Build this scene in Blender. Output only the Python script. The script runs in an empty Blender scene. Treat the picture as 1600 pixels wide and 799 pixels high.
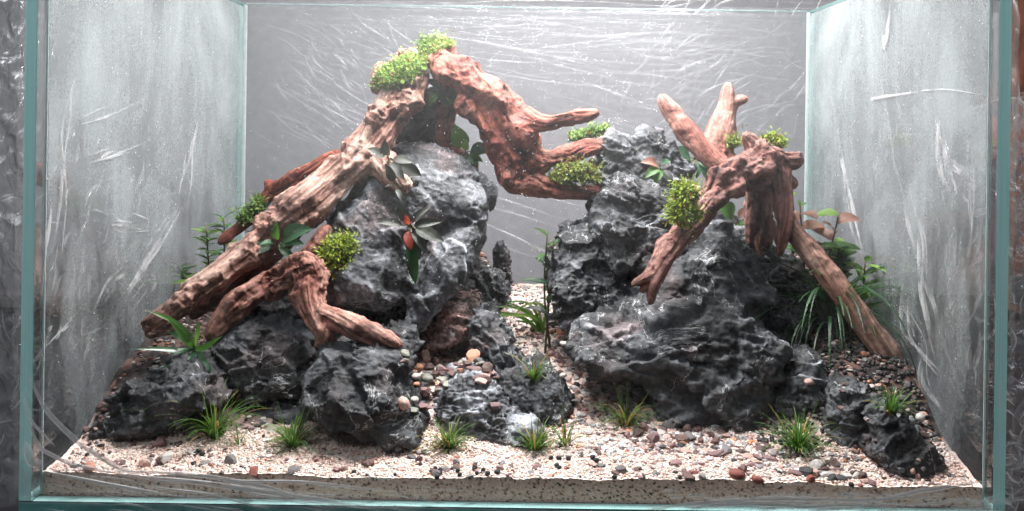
import bpy, math, random
import numpy as np
from mathutils import Vector, Matrix, Euler
from mathutils.bvhtree import BVHTree
rnd = random.Random(7)
S = bpy.context.scene
COL = S.collection

# ------------------------------------------------------------------ camera, world, lamps, exposure
F, CX, CY, D, CAMX, CAMZ = 1312.0, 840.0, 185.0, 0.532, 0.0127, 0.244
ROLL = 0.014
cam = bpy.data.objects.new('camera', bpy.data.cameras.new('camera'))
COL.objects.link(cam); S.camera = cam
cam.location = (CAMX, -D, CAMZ)
cam.rotation_euler = (math.radians(90), -ROLL, 0)
cam.data.sensor_width = 36; cam.data.lens = F / 1600 * 36
cam.data.shift_x = (800 - CX) / 1600; cam.data.shift_y = (CY - 399.5) / 1600
cam.data.clip_start = 0.01; cam.data.clip_end = 30
cam.data.dof.use_dof = False

W = bpy.data.worlds.new('World'); S.world = W; W.use_nodes = True
W.node_tree.nodes['Background'].inputs[0].default_value = (0.80, 0.84, 0.90, 1)
W.node_tree.nodes['Background'].inputs[1].default_value = 0.10

def area(name, loc, size, power, col, tgt):
    l = bpy.data.lights.new(name, 'AREA'); l.shape = 'RECTANGLE'; l.size, l.size_y = size
    l.energy = power; l.color = col
    o = bpy.data.objects.new(name, l); COL.objects.link(o); o.location = loc
    d = Vector(tgt) - Vector(loc); o.rotation_euler = d.to_track_quat('-Z', 'Y').to_euler()
    return o
area('aquarium_lamp', (0.03, 0.17, 0.50), (0.40, 0.09), 8.2, (1.0, 0.975, 0.96), (0.02, 0.19, 0.0))
area('room_fill_lamp', (-0.9, -1.2, 1.9), (0.6, 0.6), 17.0, (0.93, 0.96, 1.0), (0, 0.3, 0.1))
area('room_fill_lamp', (0.05, 0.50, 1.05), (0.7, 0.07), 5.0, (0.95, 0.95, 1.0), (0.03, 0.62, 0.15))  # unseen lamp added to brighten the wall and film behind the tank
area('room_fill_lamp', (-0.80, 0.10, 0.62), (0.3, 0.3), 0.9, (0.93, 0.97, 1.0), (-0.3, 0.18, 0.12))  # unseen lamp added to brighten the film on the left wall
area('room_fill_lamp', (0.80, 0.10, 0.62), (0.3, 0.3), 0.9, (0.93, 0.97, 1.0), (0.3, 0.18, 0.12))  # matching unseen lamp, added for the right wall

vs = S.view_settings
vs.view_transform = 'Standard'; vs.look = 'None'; vs.exposure = 0.0; vs.gamma = 1.0
S.render.engine = 'CYCLES'
cy = S.cycles
cy.max_bounces = 8; cy.diffuse_bounces = 3; cy.glossy_bounces = 3; cy.transmission_bounces = 4
cy.transparent_max_bounces = 24; cy.caustics_reflective = False; cy.caustics_refractive = False
cy.use_denoising = True; cy.sample_clamp_indirect = 4
try: cy.denoiser = 'OPENIMAGEDENOISE'
except Exception: pass

# ------------------------------------------------------------------ helpers
def P(px, py, Y):
    """a point of the photograph carried out to the real depth Y behind the front glass"""
    u, v = px - CX, py - CY
    c, s = math.cos(ROLL), math.sin(ROLL)
    u2, v2 = u * c + v * s, v * c - u * s
    k = (D + Y) / F
    return np.array([CAMX + u2 * k, Y, CAMZ - v2 * k])
def mpp(Y): return (D + Y) / F
XW = 0.2985

def hsh(ix, iy, iz, seed):
    h = (ix.astype(np.uint32) * np.uint32(374761393) + iy.astype(np.uint32) * np.uint32(668265263)
         + iz.astype(np.uint32) * np.uint32(2147483647 - 5021) + np.uint32((seed * 974634777) & 0xffffffff))
    h = (h ^ (h >> np.uint32(13))) * np.uint32(1274126177)
    h = (h ^ (h >> np.uint32(16))) * np.uint32(2246822519)
    return h ^ (h >> np.uint32(15))
GT = np.array([[x, y, z] for x in (-1, 0, 1) for y in (-1, 0, 1) for z in (-1, 0, 1) if abs(x) + abs(y) + abs(z) == 2]
              + [[1, 1, 0], [-1, 1, 0], [0, -1, 1], [0, -1, -1]], dtype=np.float64)
def gnoise(p, seed=0):
    p = np.asarray(p, dtype=np.float64); i = np.floor(p); f = p - i; i = i.astype(np.int64) & 0xffff
    w = f * f * f * (f * (f * 6 - 15) + 10); out = np.zeros(len(p))
    for a in (0, 1):
        for b in (0, 1):
            for c in (0, 1):
                g = GT[hsh(i[:, 0] + a, i[:, 1] + b, i[:, 2] + c, seed) & np.uint32(15)]
                d = g[:, 0] * (f[:, 0] - a) + g[:, 1] * (f[:, 1] - b) + g[:, 2] * (f[:, 2] - c)
                out += d * (w[:, 0] if a else 1 - w[:, 0]) * (w[:, 1] if b else 1 - w[:, 1]) * (w[:, 2] if c else 1 - w[:, 2])
    return out
def fbm(p, seed=0, octs=4, gain=0.5):
    o = np.zeros(len(p)); a = 1.0
    for k in range(octs):
        o += a * gnoise(p, seed + k * 17); p = p * 2.03 + 11.3; a *= gain
    return o
def ridged(p, seed=0, octs=4, gain=0.5):
    o = np.zeros(len(p)); a = 1.0; t = 0
    for k in range(octs):
        o += a * (1 - np.abs(gnoise(p, seed + k * 31)) * 2); t += a; p = p * 2.1 + 5.7; a *= gain
    return o / t
def worley(p, seed=0, vec=False):
    p = np.asarray(p); i0 = np.floor(p).astype(np.int64); f1 = np.full(len(p), 9.0); f2 = f1.copy(); idd = np.zeros(len(p), dtype=np.uint32); D0 = np.zeros((len(p), 3))
    for a in (-1, 0, 1):
        for b in (-1, 0, 1):
            for c in (-1, 0, 1):
                ix, iy, iz = i0[:, 0] + a, i0[:, 1] + b, i0[:, 2] + c
                jx, jy, jz = ix & 0xffff, iy & 0xffff, iz & 0xffff
                h = hsh(jx, jy, jz, seed)
                dx = ix + (h & np.uint32(1023)) / 1023.0 - p[:, 0]
                dy = iy + ((h >> np.uint32(10)) & np.uint32(1023)) / 1023.0 - p[:, 1]
                dz = iz + ((h >> np.uint32(20)) & np.uint32(1023)) / 1023.0 - p[:, 2]
                d = np.sqrt(dx * dx + dy * dy + dz * dz)
                m = d < f1
                f2 = np.where(m, f1, np.minimum(f2, d)); f1 = np.where(m, d, f1); idd = np.where(m, h, idd)
                if vec: D0[m] = np.stack([dx, dy, dz], -1)[m]
    if not vec: return f1, f2, idd
    r = np.stack([(idd & 255) / 127.5 - 1, ((idd >> 8) & 255) / 127.5 - 1, ((idd >> 16) & 255) / 127.5 - 1], -1)
    r /= np.linalg.norm(r, axis=1)[:, None] + 0.1
    return f1, f2, (D0 * r).sum(1)
def sstep(a, b, x):
    t = np.clip((x - a) / (b - a), 0, 1); return t * t * (3 - 2 * t)

def surface_nets(G, org, h):
    ins = G < 0
    cnt = np.zeros(tuple(n - 1 for n in G.shape), dtype=np.int8)
    for a in (0, 1):
        for b in (0, 1):
            for c in (0, 1):
                cnt += ins[a:G.shape[0] - 1 + a, b:G.shape[1] - 1 + b, c:G.shape[2] - 1 + c]
    act = np.argwhere((cnt > 0) & (cnt < 8))
    ids = np.full(cnt.shape, -1, dtype=np.int64); ids[act[:, 0], act[:, 1], act[:, 2]] = np.arange(len(act))
    cs = [(a, b, c) for a in (0, 1) for b in (0, 1) for c in (0, 1)]
    val = {c: G[act[:, 0] + c[0], act[:, 1] + c[1], act[:, 2] + c[2]] for c in cs}
    acc = np.zeros((len(act), 3)); n = np.zeros(len(act))
    for c in cs:
        for ax in range(3):
            if c[ax] == 0:
                d = list(c); d[ax] = 1; d = tuple(d)
                v0, v1 = val[c], val[d]; m = (v0 < 0) != (v1 < 0)
                t = np.where(m, v0 / np.where(v0 == v1, 1, v0 - v1), 0)
                q = np.array(c, float) + np.zeros((len(act), 3)); q[:, ax] += t
                acc += q * m[:, None]; n += m
    V = (act + acc / n[:, None]) * h + org
    FQ = []
    for ax in range(3):
        b, c = (ax + 1) % 3, (ax + 2) % 3
        sl0 = [slice(1, -1)] * 3; sl1 = [slice(1, -1)] * 3; sl0[ax] = slice(0, -1); sl1[ax] = slice(1, None)
        A, B = ins[tuple(sl0)], ins[tuple(sl1)]
        for flip, M in ((False, A & ~B), (True, ~A & B)):
            e = np.argwhere(M); off = np.ones(3, int); off[ax] = 0; e = e + off
            def g(db, dc):
                q = e.copy(); q[:, b] += db; q[:, c] += dc; return ids[q[:, 0], q[:, 1], q[:, 2]]
            Q = np.stack([g(-1, -1), g(0, -1), g(0, 0), g(-1, 0)], 1)
            if flip: Q = Q[:, ::-1]
            FQ.append(Q)
    Q = np.concatenate(FQ); Q = Q[(Q >= 0).all(1)]
    return V, Q
def normals(V, Q):
    n = np.cross(V[Q[:, 2]] - V[Q[:, 0]], V[Q[:, 3]] - V[Q[:, 1]]); N = np.zeros_like(V)
    for k in range(4):
        for a in range(3): N[:, a] += np.bincount(Q[:, k], n[:, a], len(V))
    return N / (np.linalg.norm(N, axis=1)[:, None] + 1e-12)
def relax(V, Q, it=1):
    for _ in range(it):
        A = np.zeros_like(V); n = np.bincount(Q.ravel(), minlength=len(V)) + 1e-9
        c = V[Q].mean(1)
        for k in range(4):
            for a in range(3): A[:, a] += np.bincount(Q[:, k], c[:, a], len(V))
        V = 0.5 * V + 0.5 * A / n[:, None]
    return V

def new_mesh(name, V, Fc, mat, col=None, smooth=True):
    me = bpy.data.meshes.new(name)
    V = np.asarray(V, dtype=np.float32)
    if isinstance(Fc, np.ndarray):
        k = Fc.shape[1]
        me.vertices.add(len(V)); me.vertices.foreach_set('co', V.ravel())
        me.loops.add(Fc.size); me.loops.foreach_set('vertex_index', Fc.astype(np.int32).ravel())
        me.polygons.add(len(Fc)); me.polygons.foreach_set('loop_start', np.arange(0, Fc.size, k, dtype=np.int32))
        me.polygons.foreach_set('loop_total', np.full(len(Fc), k, dtype=np.int32))
        me.update(calc_edges=True)
    else:
        me.from_pydata(V.tolist(), [], Fc); me.update()
    me.polygons.foreach_set('use_smooth', [smooth] * len(me.polygons))
    if col is not None:
        at = me.attributes.new('Col', 'FLOAT_COLOR', 'POINT')
        c = np.ones((len(V), 4), dtype=np.float32); c[:, :3] = col; at.data.foreach_set('color', c.ravel())
    if mat is not None:
        for m in (mat if isinstance(mat, (list, tuple)) else [mat]): me.materials.append(m)
    return me
def obj(name, me, parent=None, loc=(0, 0, 0), rot=None, scale=None, kind=None, label=None, cat=None, group=None):
    o = bpy.data.objects.new(name, me); COL.objects.link(o); o.location = [float(x) for x in loc]
    if rot is not None: o.rotation_euler = rot
    if scale is not None: o.scale = scale if hasattr(scale, '__len__') else (scale,) * 3
    if parent: o.parent = parent
    for k, v in (('kind', kind), ('label', label), ('category', cat), ('group', group)):
        if v: o[k] = v
    return o
def geo(name, V, Q, mat, col=None, origin=None, smooth=True, **kw):
    V = np.asarray(V, float)
    if origin is None:
        origin = np.array([(V[:, 0].min() + V[:, 0].max()) / 2, (V[:, 1].min() + V[:, 1].max()) / 2, V[:, 2].min()])
    return obj(name, new_mesh(name, V - origin, Q, mat, col, smooth), loc=origin, **kw)
def frame(loc, x_dir, up):
    x = Vector(x_dir).normalized(); z = Vector(up); z = (z - x * z.dot(x))
    if z.length < 1e-5: z = Vector((0.1, 0.3, 1)) - x * x.z
    z.normalize(); y = z.cross(x)
    m = Matrix.Identity(4)
    for i in range(3): m[i][0], m[i][1], m[i][2], m[i][3] = x[i], y[i], z[i], loc[i]
    return m

# ------------------------------------------------------------------ materials
class NT:
    def __init__(s, name):
        s.m = bpy.data.materials.new(name); s.m.use_nodes = True; s.t = s.m.node_tree; s.t.nodes.clear()
        s.out = s.t.nodes.new('ShaderNodeOutputMaterial')
    def n(s, typ, ins=None, **kw):
        nd = s.t.nodes.new('ShaderNode' + typ)
        for k, v in kw.items(): setattr(nd, k, v)
        for k, v in (ins or {}).items():
            if hasattr(v, 'is_output'): s.t.links.new(v, nd.inputs[k])
            else: nd.inputs[k].default_value = v
        return nd
    def noise(s, scale, detail=4, rough=0.55, vec=None, dist=0.0):
        i = {'Scale': scale, 'Detail': detail, 'Roughness': rough, 'Distortion': dist}
        if vec is not None: i['Vector'] = vec
        return s.n('TexNoise', i).outputs['Fac']
    def coords(s): return s.n('TexCoord').outputs['Object']
    def mapped(s, vec, sc): return s.n('Mapping', {'Vector': vec, 'Scale': sc}).outputs[0]
    def ramp(s, fac, pts):
        r = s.n('ValToRGB', {'Fac': fac}); e = r.color_ramp.elements
        while len(e) < len(pts): e.new(0.5)
        for k, (p, c) in enumerate(pts):
            e[k].position = p; e[k].color = (*c, 1) if hasattr(c, '__len__') else (c, c, c, 1)
        return r.outputs['Color']
    def math(s, op, a, b=0.0, clamp=False):
        return s.n('Math', {0: a, 1: b}, operation=op, use_clamp=clamp).outputs[0]
    def mul(s, a, b, fac=1.0):
        return s.n('MixRGB', {'Fac': fac, 'Color1': a, 'Color2': b}, blend_type='MULTIPLY').outputs[0]
    def mix(s, fac, a, b):
        return s.n('MixRGB', {'Fac': fac, 'Color1': a, 'Color2': b}).outputs[0]
    def bump(s, h, strength, dist, nrm=None):
        i = {'Height': h, 'Strength': strength, 'Distance': dist}
        if nrm is not None: i['Normal'] = nrm
        return s.n('Bump', i).outputs[0]
    def done(s, sh, disp=None):
        s.t.links.new(sh, s.out.inputs['Surface']); return s.m

def mat_rock():
    t = NT('stone'); c = t.coords()
    a = t.n('Attribute', attribute_name='Col').outputs['Color']
    n1 = t.noise(220, 6, 0.65, c); n2 = t.noise(900, 3, 0.6, c); n3 = t.noise(34, 4, 0.6, c, 0.6)
    col = t.mul(a, t.ramp(n1, [(0.25, 0.45), (0.5, 0.9), (0.72, 2.0)]))
    col = t.mul(col, t.ramp(n3, [(0.3, 0.62), (0.55, 1.0), (0.75, 1.35)]))
    # thin pale mineral veins
    v = t.noise(16, 5, 0.6, c, 1.2); v = t.math('ABSOLUTE', t.math('SUBTRACT', v, 0.5)); v = t.math('LESS_THAN', v, 0.006)
    v = t.math('MULTIPLY', v, t.math('GREATER_THAN', t.noise(22, 2, 0.5, c), 0.48))
    col = t.mix(t.math('MULTIPLY', v, 0.6), col, (0.42, 0.42, 0.42, 1))
    wv = t.n('VectorMath', {0: c, 1: t.n('VectorMath', {0: t.n('TexNoise', {'Vector': c, 'Scale': 70, 'Detail': 3}).outputs['Color'], 'Scale': 0.008}, operation='SCALE').outputs[0]}, operation='ADD').outputs[0]
    vo = t.n('TexVoronoi', {'Vector': t.mapped(wv, (1, 1, 1.7)), 'Scale': 120}, feature='F1', distance='EUCLIDEAN').outputs['Distance']
    vo2 = t.n('TexVoronoi', {'Vector': wv, 'Scale': 330}, feature='F1').outputs['Distance']
    b = t.bump(vo, 0.25, 0.0012, t.bump(vo2, 0.3, 0.0008, t.bump(n1, 1.0, 0.0016, t.bump(n2, 0.5, 0.0005))))
    col = t.mul(col, t.ramp(vo, [(0.1, 0.85), (0.75, 1.25)]))
    p = t.n('BsdfPrincipled', {'Base Color': col, 'Roughness': t.ramp(n1, [(0.3, 0.46), (0.7, 0.85)]), 'Specular IOR Level': 0.38, 'Normal': b})
    return t.done(p.outputs[0])
def mat_wood():
    t = NT('driftwood'); c = t.coords()
    a = t.n('Attribute', attribute_name='Col').outputs['Color']
    g = t.n('Attribute', attribute_name='grain').outputs['Vector']
    n1 = t.noise(1.0, 7, 0.72, g, 0.2); n2 = t.noise(300, 4, 0.6, c); n3 = t.noise(26, 3, 0.5, c)
    col = t.mul(a, t.ramp(n1, [(0.3, 0.28), (0.5, 0.95), (0.7, 1.5)]))
    col = t.mul(col, t.ramp(n2, [(0.3, 0.6), (0.65, 1.25)]))
    col = t.mul(col, t.ramp(n3, [(0.32, (0.68, 0.55, 0.52)), (0.6, (1.1, 1.08, 1.06))]))
    b = t.bump(n1, 1.0, 0.0022, t.bump(n2, 0.8, 0.0012))
    p = t.n('BsdfPrincipled', {'Base Color': col, 'Roughness': 0.62, 'Specular IOR Level': 0.4, 'Normal': b})
    return t.done(p.outputs[0])
def mat_vcol(name, rough=0.6, spec=0.4, nscale=600, lo=0.7, hi=1.25, bump=0.0004, trans=0.0):
    t = NT(name); c = t.coords(); a = t.n('Attribute', attribute_name='Col').outputs['Color']
    n = t.noise(nscale, 4, 0.6, c); col = t.mul(a, t.ramp(n, [(0.3, lo), (0.7, hi)]))
    p = t.n('BsdfPrincipled', {'Base Color': col, 'Roughness': rough, 'Specular IOR Level': spec, 'Normal': t.bump(n, 0.6, bump)})
    sh = p.outputs[0]
    if trans:
        tr = t.n('BsdfTranslucent', {'Color': col}); sh = t.n('MixShader', {0: trans, 1: sh, 2: tr.outputs[0]}).outputs[0]
    return t.done(sh)
def mat_plain(name, col, rough=0.5, nscale=300, lo=0.6, hi=1.3, bump=0.0006, spec=0.45, trans=0.0, var=0.0, big=None, tcol=None):
    t = NT(name); c = t.coords(); n = t.noise(nscale, 5, 0.6, c)
    cc = t.mul((*col, 1), t.ramp(n, [(0.3, lo), (0.7, hi)]))
    if big: cc = t.mix(t.ramp(t.noise(big[0], 3, 0.5, c), [(0.42, 0), (0.62, 1)]), cc, (*big[1], 1))
    if var:
        r = t.n('ObjectInfo').outputs['Random']; cc = t.mul(cc, t.ramp(r, [(0, 1 - var), (1, 1 + var)]))
    p = t.n('BsdfPrincipled', {'Base Color': cc, 'Roughness': rough, 'Specular IOR Level': spec, 'Normal': t.bump(n, 0.6, bump)})
    sh = p.outputs[0]
    if trans:
        tr = t.n('BsdfTranslucent', {'Color': (*(tcol or col), 1)}); sh = t.n('MixShader', {0: trans, 1: sh, 2: tr.outputs[0]}).outputs[0]
    return t.done(sh)
def mat_glass():
    t = NT('clear_glass')
    f = t.n('Fresnel', {'IOR': 1.45}).outputs[0]
    f = t.math('MULTIPLY', f, 0.35)
    s = t.n('MixShader', {0: f, 1: t.n('BsdfTransparent', {'Color': (0.985, 0.99, 0.988, 1)}).outputs[0], 2: t.n('BsdfGlossy', {'Roughness': 0.03}).outputs[0]})
    return t.done(s.outputs[0])
def mat_edge():
    t = NT('glass_edge'); c = t.coords(); n = t.noise(40, 3, 0.5, t.mapped(c, (30, 1, 0.4)))
    col = t.ramp(n, [(0.3, (0.40, 0.80, 0.79)), (0.7, (0.62, 0.93, 0.91))])
    p = t.n('BsdfPrincipled', {'Base Color': col, 'Roughness': 0.18, 'Specular IOR Level': 0.6})
    tr = t.n('BsdfTranslucent', {'Color': (0.45, 0.85, 0.82, 1)})
    return t.done(t.n('MixShader', {0: 0.15, 1: p.outputs[0], 2: tr.outputs[0]}).outputs[0])
def mat_fog(name, base, streak, drop, tint, top=0.0, zr=(0, 0.36), vert=True, diff=0.45, amp=1.0, blotch=0.0):
    """condensation: fine droplets that scatter light, wiped and run down in vertical streaks"""
    t = NT(name); c = t.coords()
    s1 = t.noise(1.0, 4, 0.6, t.mapped(c, (90, 90, 5) if vert else (25, 25, 25)))
    s2 = t.noise(1.0, 3, 0.6, t.mapped(c, (26, 26, 7)), 0)
    dr = t.noise(520, 2, 0.5, c); fine = t.noise(150, 5, 0.7, c)
    f = t.math('ADD', base, t.math('MULTIPLY', t.math('SUBTRACT', s1, 0.5), streak))
    f = t.math('ADD', f, t.math('MULTIPLY', t.math('SUBTRACT', s2, 0.5), streak * 1.3))
    if blotch: f = t.math('ADD', f, t.math('MULTIPLY', t.math('SUBTRACT', t.noise(1.0, 4, 0.55, t.mapped(c, (11, 11, 8)), 1.0), 0.5), blotch))
    f = t.math('ADD', f, t.math('MULTIPLY', t.math('SUBTRACT', fine, 0.5), drop))
    f = t.math('ADD', f, t.math('MULTIPLY', t.math('SUBTRACT', dr, 0.5), drop * 1.6))
    z = t.n('SeparateXYZ', {0: c}).outputs[2]
    zz = t.n('MapRange', {0: z, 1: zr[0], 2: zr[1], 3: 0.0, 4: top}).outputs[0]
    f = t.math('MULTIPLY', t.math('ADD', f, zz, True), amp)
    b = t.bump(dr, 0.5, 0.0006)
    d = t.n('BsdfDiffuse', {'Color': (*tint, 1)}); tr = t.n('BsdfTranslucent', {'Color': (*tint, 1)})
    gl = t.n('BsdfGlossy', {'Roughness': 0.35, 'Normal': b})
    m1 = t.n('MixShader', {0: 1 - diff, 1: d.outputs[0], 2: tr.outputs[0]}); m2 = t.n('MixShader', {0: 0.06, 1: m1.outputs[0], 2: gl.outputs[0]})
    return t.done(t.n('MixShader', {0: f, 1: t.n('BsdfTransparent').outputs[0], 2: m2.outputs[0]}).outputs[0])
def mat_film(name, veil=0.06, gloss=0.5, rough=0.12):
    t = NT(name); c = t.coords(); n = t.noise(60, 5, 0.6, c, 1.5)
    b = t.bump(n, 0.7, 0.004)
    lw = t.n('LayerWeight', {'Blend': 0.35, 'Normal': b}).outputs['Facing']
    f = t.math('MULTIPLY', lw, gloss, True)
    g = t.n('BsdfGlossy', {'Roughness': rough, 'Normal': b, 'Color': (0.95, 0.95, 0.97, 1)})
    d = t.n('BsdfTranslucent', {'Color': (0.85, 0.86, 0.88, 1)})
    d = t.n('MixShader', {0: 0.5, 1: d.outputs[0], 2: t.n('BsdfDiffuse', {'Color': (0.85, 0.86, 0.88, 1)}).outputs[0]})
    vv = t.math('MULTIPLY', t.ramp(n, [(0.35, 0.2), (0.7, 1.6)]), veil)
    a = t.n('MixShader', {0: vv, 1: t.n('BsdfTransparent').outputs[0], 2: d.outputs[0]})
    return t.done(t.n('MixShader', {0: f, 1: a.outputs[0], 2: g.outputs[0]}).outputs[0])
def mat_crease(name, alpha=0.6, n0=0.3, n1=0.65):
    t = NT(name); c = t.coords(); n = t.noise(45, 4, 0.6, c)
    d = t.n('BsdfDiffuse', {'Color': (0.95, 0.95, 0.97, 1)}); tr = t.n('BsdfTranslucent', {'Color': (0.95, 0.95, 0.97, 1)})
    g = t.n('BsdfGlossy', {'Roughness': 0.25})
    m = t.n('MixShader', {0: 0.5, 1: d.outputs[0], 2: tr.outputs[0]}); m = t.n('MixShader', {0: 0.3, 1: m.outputs[0], 2: g.outputs[0]})
    a = t.n('Attribute', attribute_name='Col').outputs['Fac']
    f = t.math('MULTIPLY', t.math('MULTIPLY', t.ramp(n, [(n0, 0.1), (n1, 1.0)]), alpha), a)
    return t.done(t.n('MixShader', {0: f, 1: t.n('BsdfTransparent').outputs[0], 2: m.outputs[0]}).outputs[0])

M_rock, M_wood = mat_rock(), mat_wood()
M_soil = mat_vcol('substrate', 0.75, 0.3, 900, 0.75, 1.2, 0.0005)
M_grain = mat_vcol('sand_grain', 0.45, 0.4, 1500, 0.85, 1.12, 0.0002, trans=0.18)
M_moss = mat_vcol('moss', 0.5, 0.35, 500, 0.7, 1.3, 0.0002, trans=0.35)
M_glass, M_edge = mat_glass(), mat_edge()

# ------------------------------------------------------------------ setting: room wall, table
def box(x0, x1, y0, y1, z0, z1, bev=0):
    V = np.array([[x, y, z] for x in (x0, x1) for y in (y0, y1) for z in (z0, z1)])
    Q = np.array([[0, 1, 3, 2], [4, 6, 7, 5], [0, 4, 5, 1], [2, 3, 7, 6], [0, 2, 6, 4], [1, 5, 7, 3]])
    return V, Q
M_wall = mat_plain('grey_plaster', (0.33, 0.325, 0.345), 0.9, 60, 0.9, 1.08, 0.0005, 0.2)
M_table = mat_plain('black_tabletop', (0.012, 0.012, 0.014), 0.35, 200, 0.8, 1.2, 0.0003)
V, Q = box(-2.2, 2.2, 0.78, 0.84, -0.8, 1.9); geo('wall', V, Q, M_wall, smooth=False, kind='structure')
V, Q = box(-2.2, 2.2, -0.9, 0.775, -0.06, -0.022); geo('table_top', V, Q, M_table, smooth=False, kind='structure')
# grey shelf ledge and brown wooden post behind the tank
M_brown = mat_plain('brown_wood', (0.22, 0.085, 0.045), 0.45, 30, 0.4, 1.5, 0.001)
M_dark = mat_plain('dark_plastic', (0.05, 0.05, 0.055), 0.4, 90)
def rbox(x0, x1, y0, y1, z0, z1, r):
    import bmesh
    bm = bmesh.new(); bmesh.ops.create_cube(bm, size=1)
    for v in bm.verts:
        v.co = ((x0 + x1) / 2 + v.co.x * (x1 - x0), (y0 + y1) / 2 + v.co.y * (y1 - y0), (z0 + z1) / 2 + v.co.z * (z1 - z0))
    bmesh.ops.bevel(bm, geom=bm.edges[:], offset=r, segments=2, affect='EDGES', profile=0.6)
    V = np.array([v.co[:] for v in bm.verts]); Fc = [[v.index for v in f.verts] for f in bm.faces]; bm.free()
    return V, Fc

# ------------------------------------------------------------------ the substrate
def path_c(y): return 0.015 + 0.015 * np.sin(y * 9) - 0.02 * sstep(0.05, 0.15, y) * (1 - sstep(0.15, 0.3, y))
def path_mask(x, y):
    w = 0.14 * (1 - sstep(0.04, 0.2, y)) + 0.046
    return 1 - sstep(w * 0.8, w * 1.3, np.abs(x - path_c(y)))
def terrain(x, y):
    z = 0.0150 + 0.048 * sstep(0.03, 0.36, y) ** 0.9 + 0.004 * sstep(0.0, 0.06, y)
    pm = path_mask(x, y)
    off = (1 - pm) * sstep(0.09, 0.2, y) * 0.035
    rb = sstep(0.17, 0.25, x) * sstep(0.045, 0.11, y) * 0.034
    lb = sstep(0.17, 0.27, -x) * sstep(0.04, 0.11, y) * 0.026
    off = off * (1 - 0.6 * sstep(0.2, 0.28, -x))
    z = z + np.maximum(off, np.maximum(rb, lb)) + 0.020 * np.exp(-(((x + 0.085) / 0.04) ** 2 + ((y - 0.14) / 0.05) ** 2))
    p = np.stack([x * 24, y * 24, x * 0 + 3.3], -1); p2 = p * 4
    z = z + 0.0022 * gnoise(p, 5) + 0.0010 * gnoise(p2, 6)
    z = z + 0.0022 * gnoise(np.stack([x * 11, y * 8, x * 0 + 7.7], -1), 21)
    z = z - 0.0025 * sstep(0.1, 0.3, x) * (1 - sstep(0.0, 0.05, y))
    return z
def sand_amount(x, y):
    n = gnoise(np.stack([x * 30, y * 30, x * 0], -1), 9)
    a = 1 - sstep(0.045, 0.075, y - 0.02 * n + 0.028 * sstep(0.12, 0.26, x))
    b = path_mask(x, y + 0 * n) * (0.9 + 0.5 * n) * (1 - 0.5 * sstep(0.25, 0.36, y))
    return np.clip(np.maximum(a, b * 1.2), 0, 1)
def th(x, y): return float(terrain(np.array([x]), np.array([y]))[0])
xs = np.linspace(-0.2992, 0.2992, 600); ys = np.concatenate([np.linspace(0.0012, 0.12, 150), np.linspace(0.1212, 0.3592, 170)])
Xg, Yg = np.meshgrid(xs, ys, indexing='ij'); xf, yf = Xg.ravel(), Yg.ravel()
zf = terrain(xf, yf)
f1, f2, wid = worley(np.stack([xf, yf, zf], -1) * 480, 3)
g1, g2, wid2 = worley(np.stack([xf, yf, zf], -1) * 170, 13)
sa = sand_amount(xf, yf)
zf = zf + (0.0011 * (0.8 - f1)) * sa + (0.0028 * (0.75 - g1)) * (1 - sa)
r1 = (wid & 255) / 255.0; r2 = ((wid >> 8) & 255) / 255.0
def sand_colour(r1, r2):
    c = np.stack([0.78 + 0.14 * r1, 0.63 + 0.16 * r1, 0.565 + 0.17 * r1], -1)
    pk = (r2 > 0.75)[:, None]; c = np.where(pk, np.array([0.80, 0.56, 0.48]), c)
    ok = (r2 > 0.955)[:, None]; c = np.where(ok, np.array([0.55, 0.22, 0.10]), c)
    dk = (r2 > 0.985)[:, None]; return np.where(dk, np.array([0.09, 0.06, 0.05]), c)
q1 = ((wid2 & 255) / 255.0)[:, None]
soil = np.array([0.035, 0.026, 0.024]) * (0.5 + q1) + np.where(q1 > 0.72, np.array([0.09, 0.045, 0.035]), 0)
colr = sand_colour(r1, r2) * sa[:, None] + soil * (1 - sa[:, None])
nx, ny = len(xs), len(ys)
V = np.stack([xf, yf, zf], -1)
idx = np.arange(nx * ny).reshape(nx, ny)
Q = np.stack([idx[:-1, :-1].ravel(), idx[1:, :-1].ravel(), idx[1:, 1:].ravel(), idx[:-1, 1:].ravel()], 1)
# packed front face of the substrate, pressed against the glass
nz = 34
fx = xs; ft = V[idx[:, 0], 2]
FV = np.stack([np.repeat(fx, nz), np.full(nx * nz, 0.0012), (np.linspace(1, 0.01, nz)[None, :] * ft[:, None]).ravel()], -1)
a1, a2, wf = worley(FV * 850, 8); FV[:, 1] += 0.0005 * a1
w1 = (wf & 255) / 255.0; w2 = ((wf >> 8) & 255) / 255.0
fc = np.stack([0.78 + 0.18 * w1, 0.49 + 0.17 * w1, 0.40 + 0.15 * w1], -1); fc = np.where((w2 > 0.93)[:, None], np.array([0.06, 0.045, 0.04]), fc)
fc = np.where(((w2 > 0.86) & (w2 < 0.93))[:, None], np.array([0.40, 0.2, 0.13]), fc)
FV[::nz] = V[idx[:, 0]]
fi = np.arange(nx * nz).reshape(nx, nz) + len(V)
FQ = np.stack([fi[:-1, :-1].ravel(), fi[:-1, 1:].ravel(), fi[1:, 1:].ravel(), fi[1:, :-1].ravel()], 1)
V = np.concatenate([V, FV]); Q = np.concatenate([Q, FQ]); colr = np.concatenate([colr, fc])
geo('ground', V, Q, M_soil, colr, origin=np.zeros(3), kind='structure')
TERR = BVHTree.FromPolygons(V[:nx * ny].tolist(), Q[:(nx - 1) * (ny - 1)].tolist())

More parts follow.
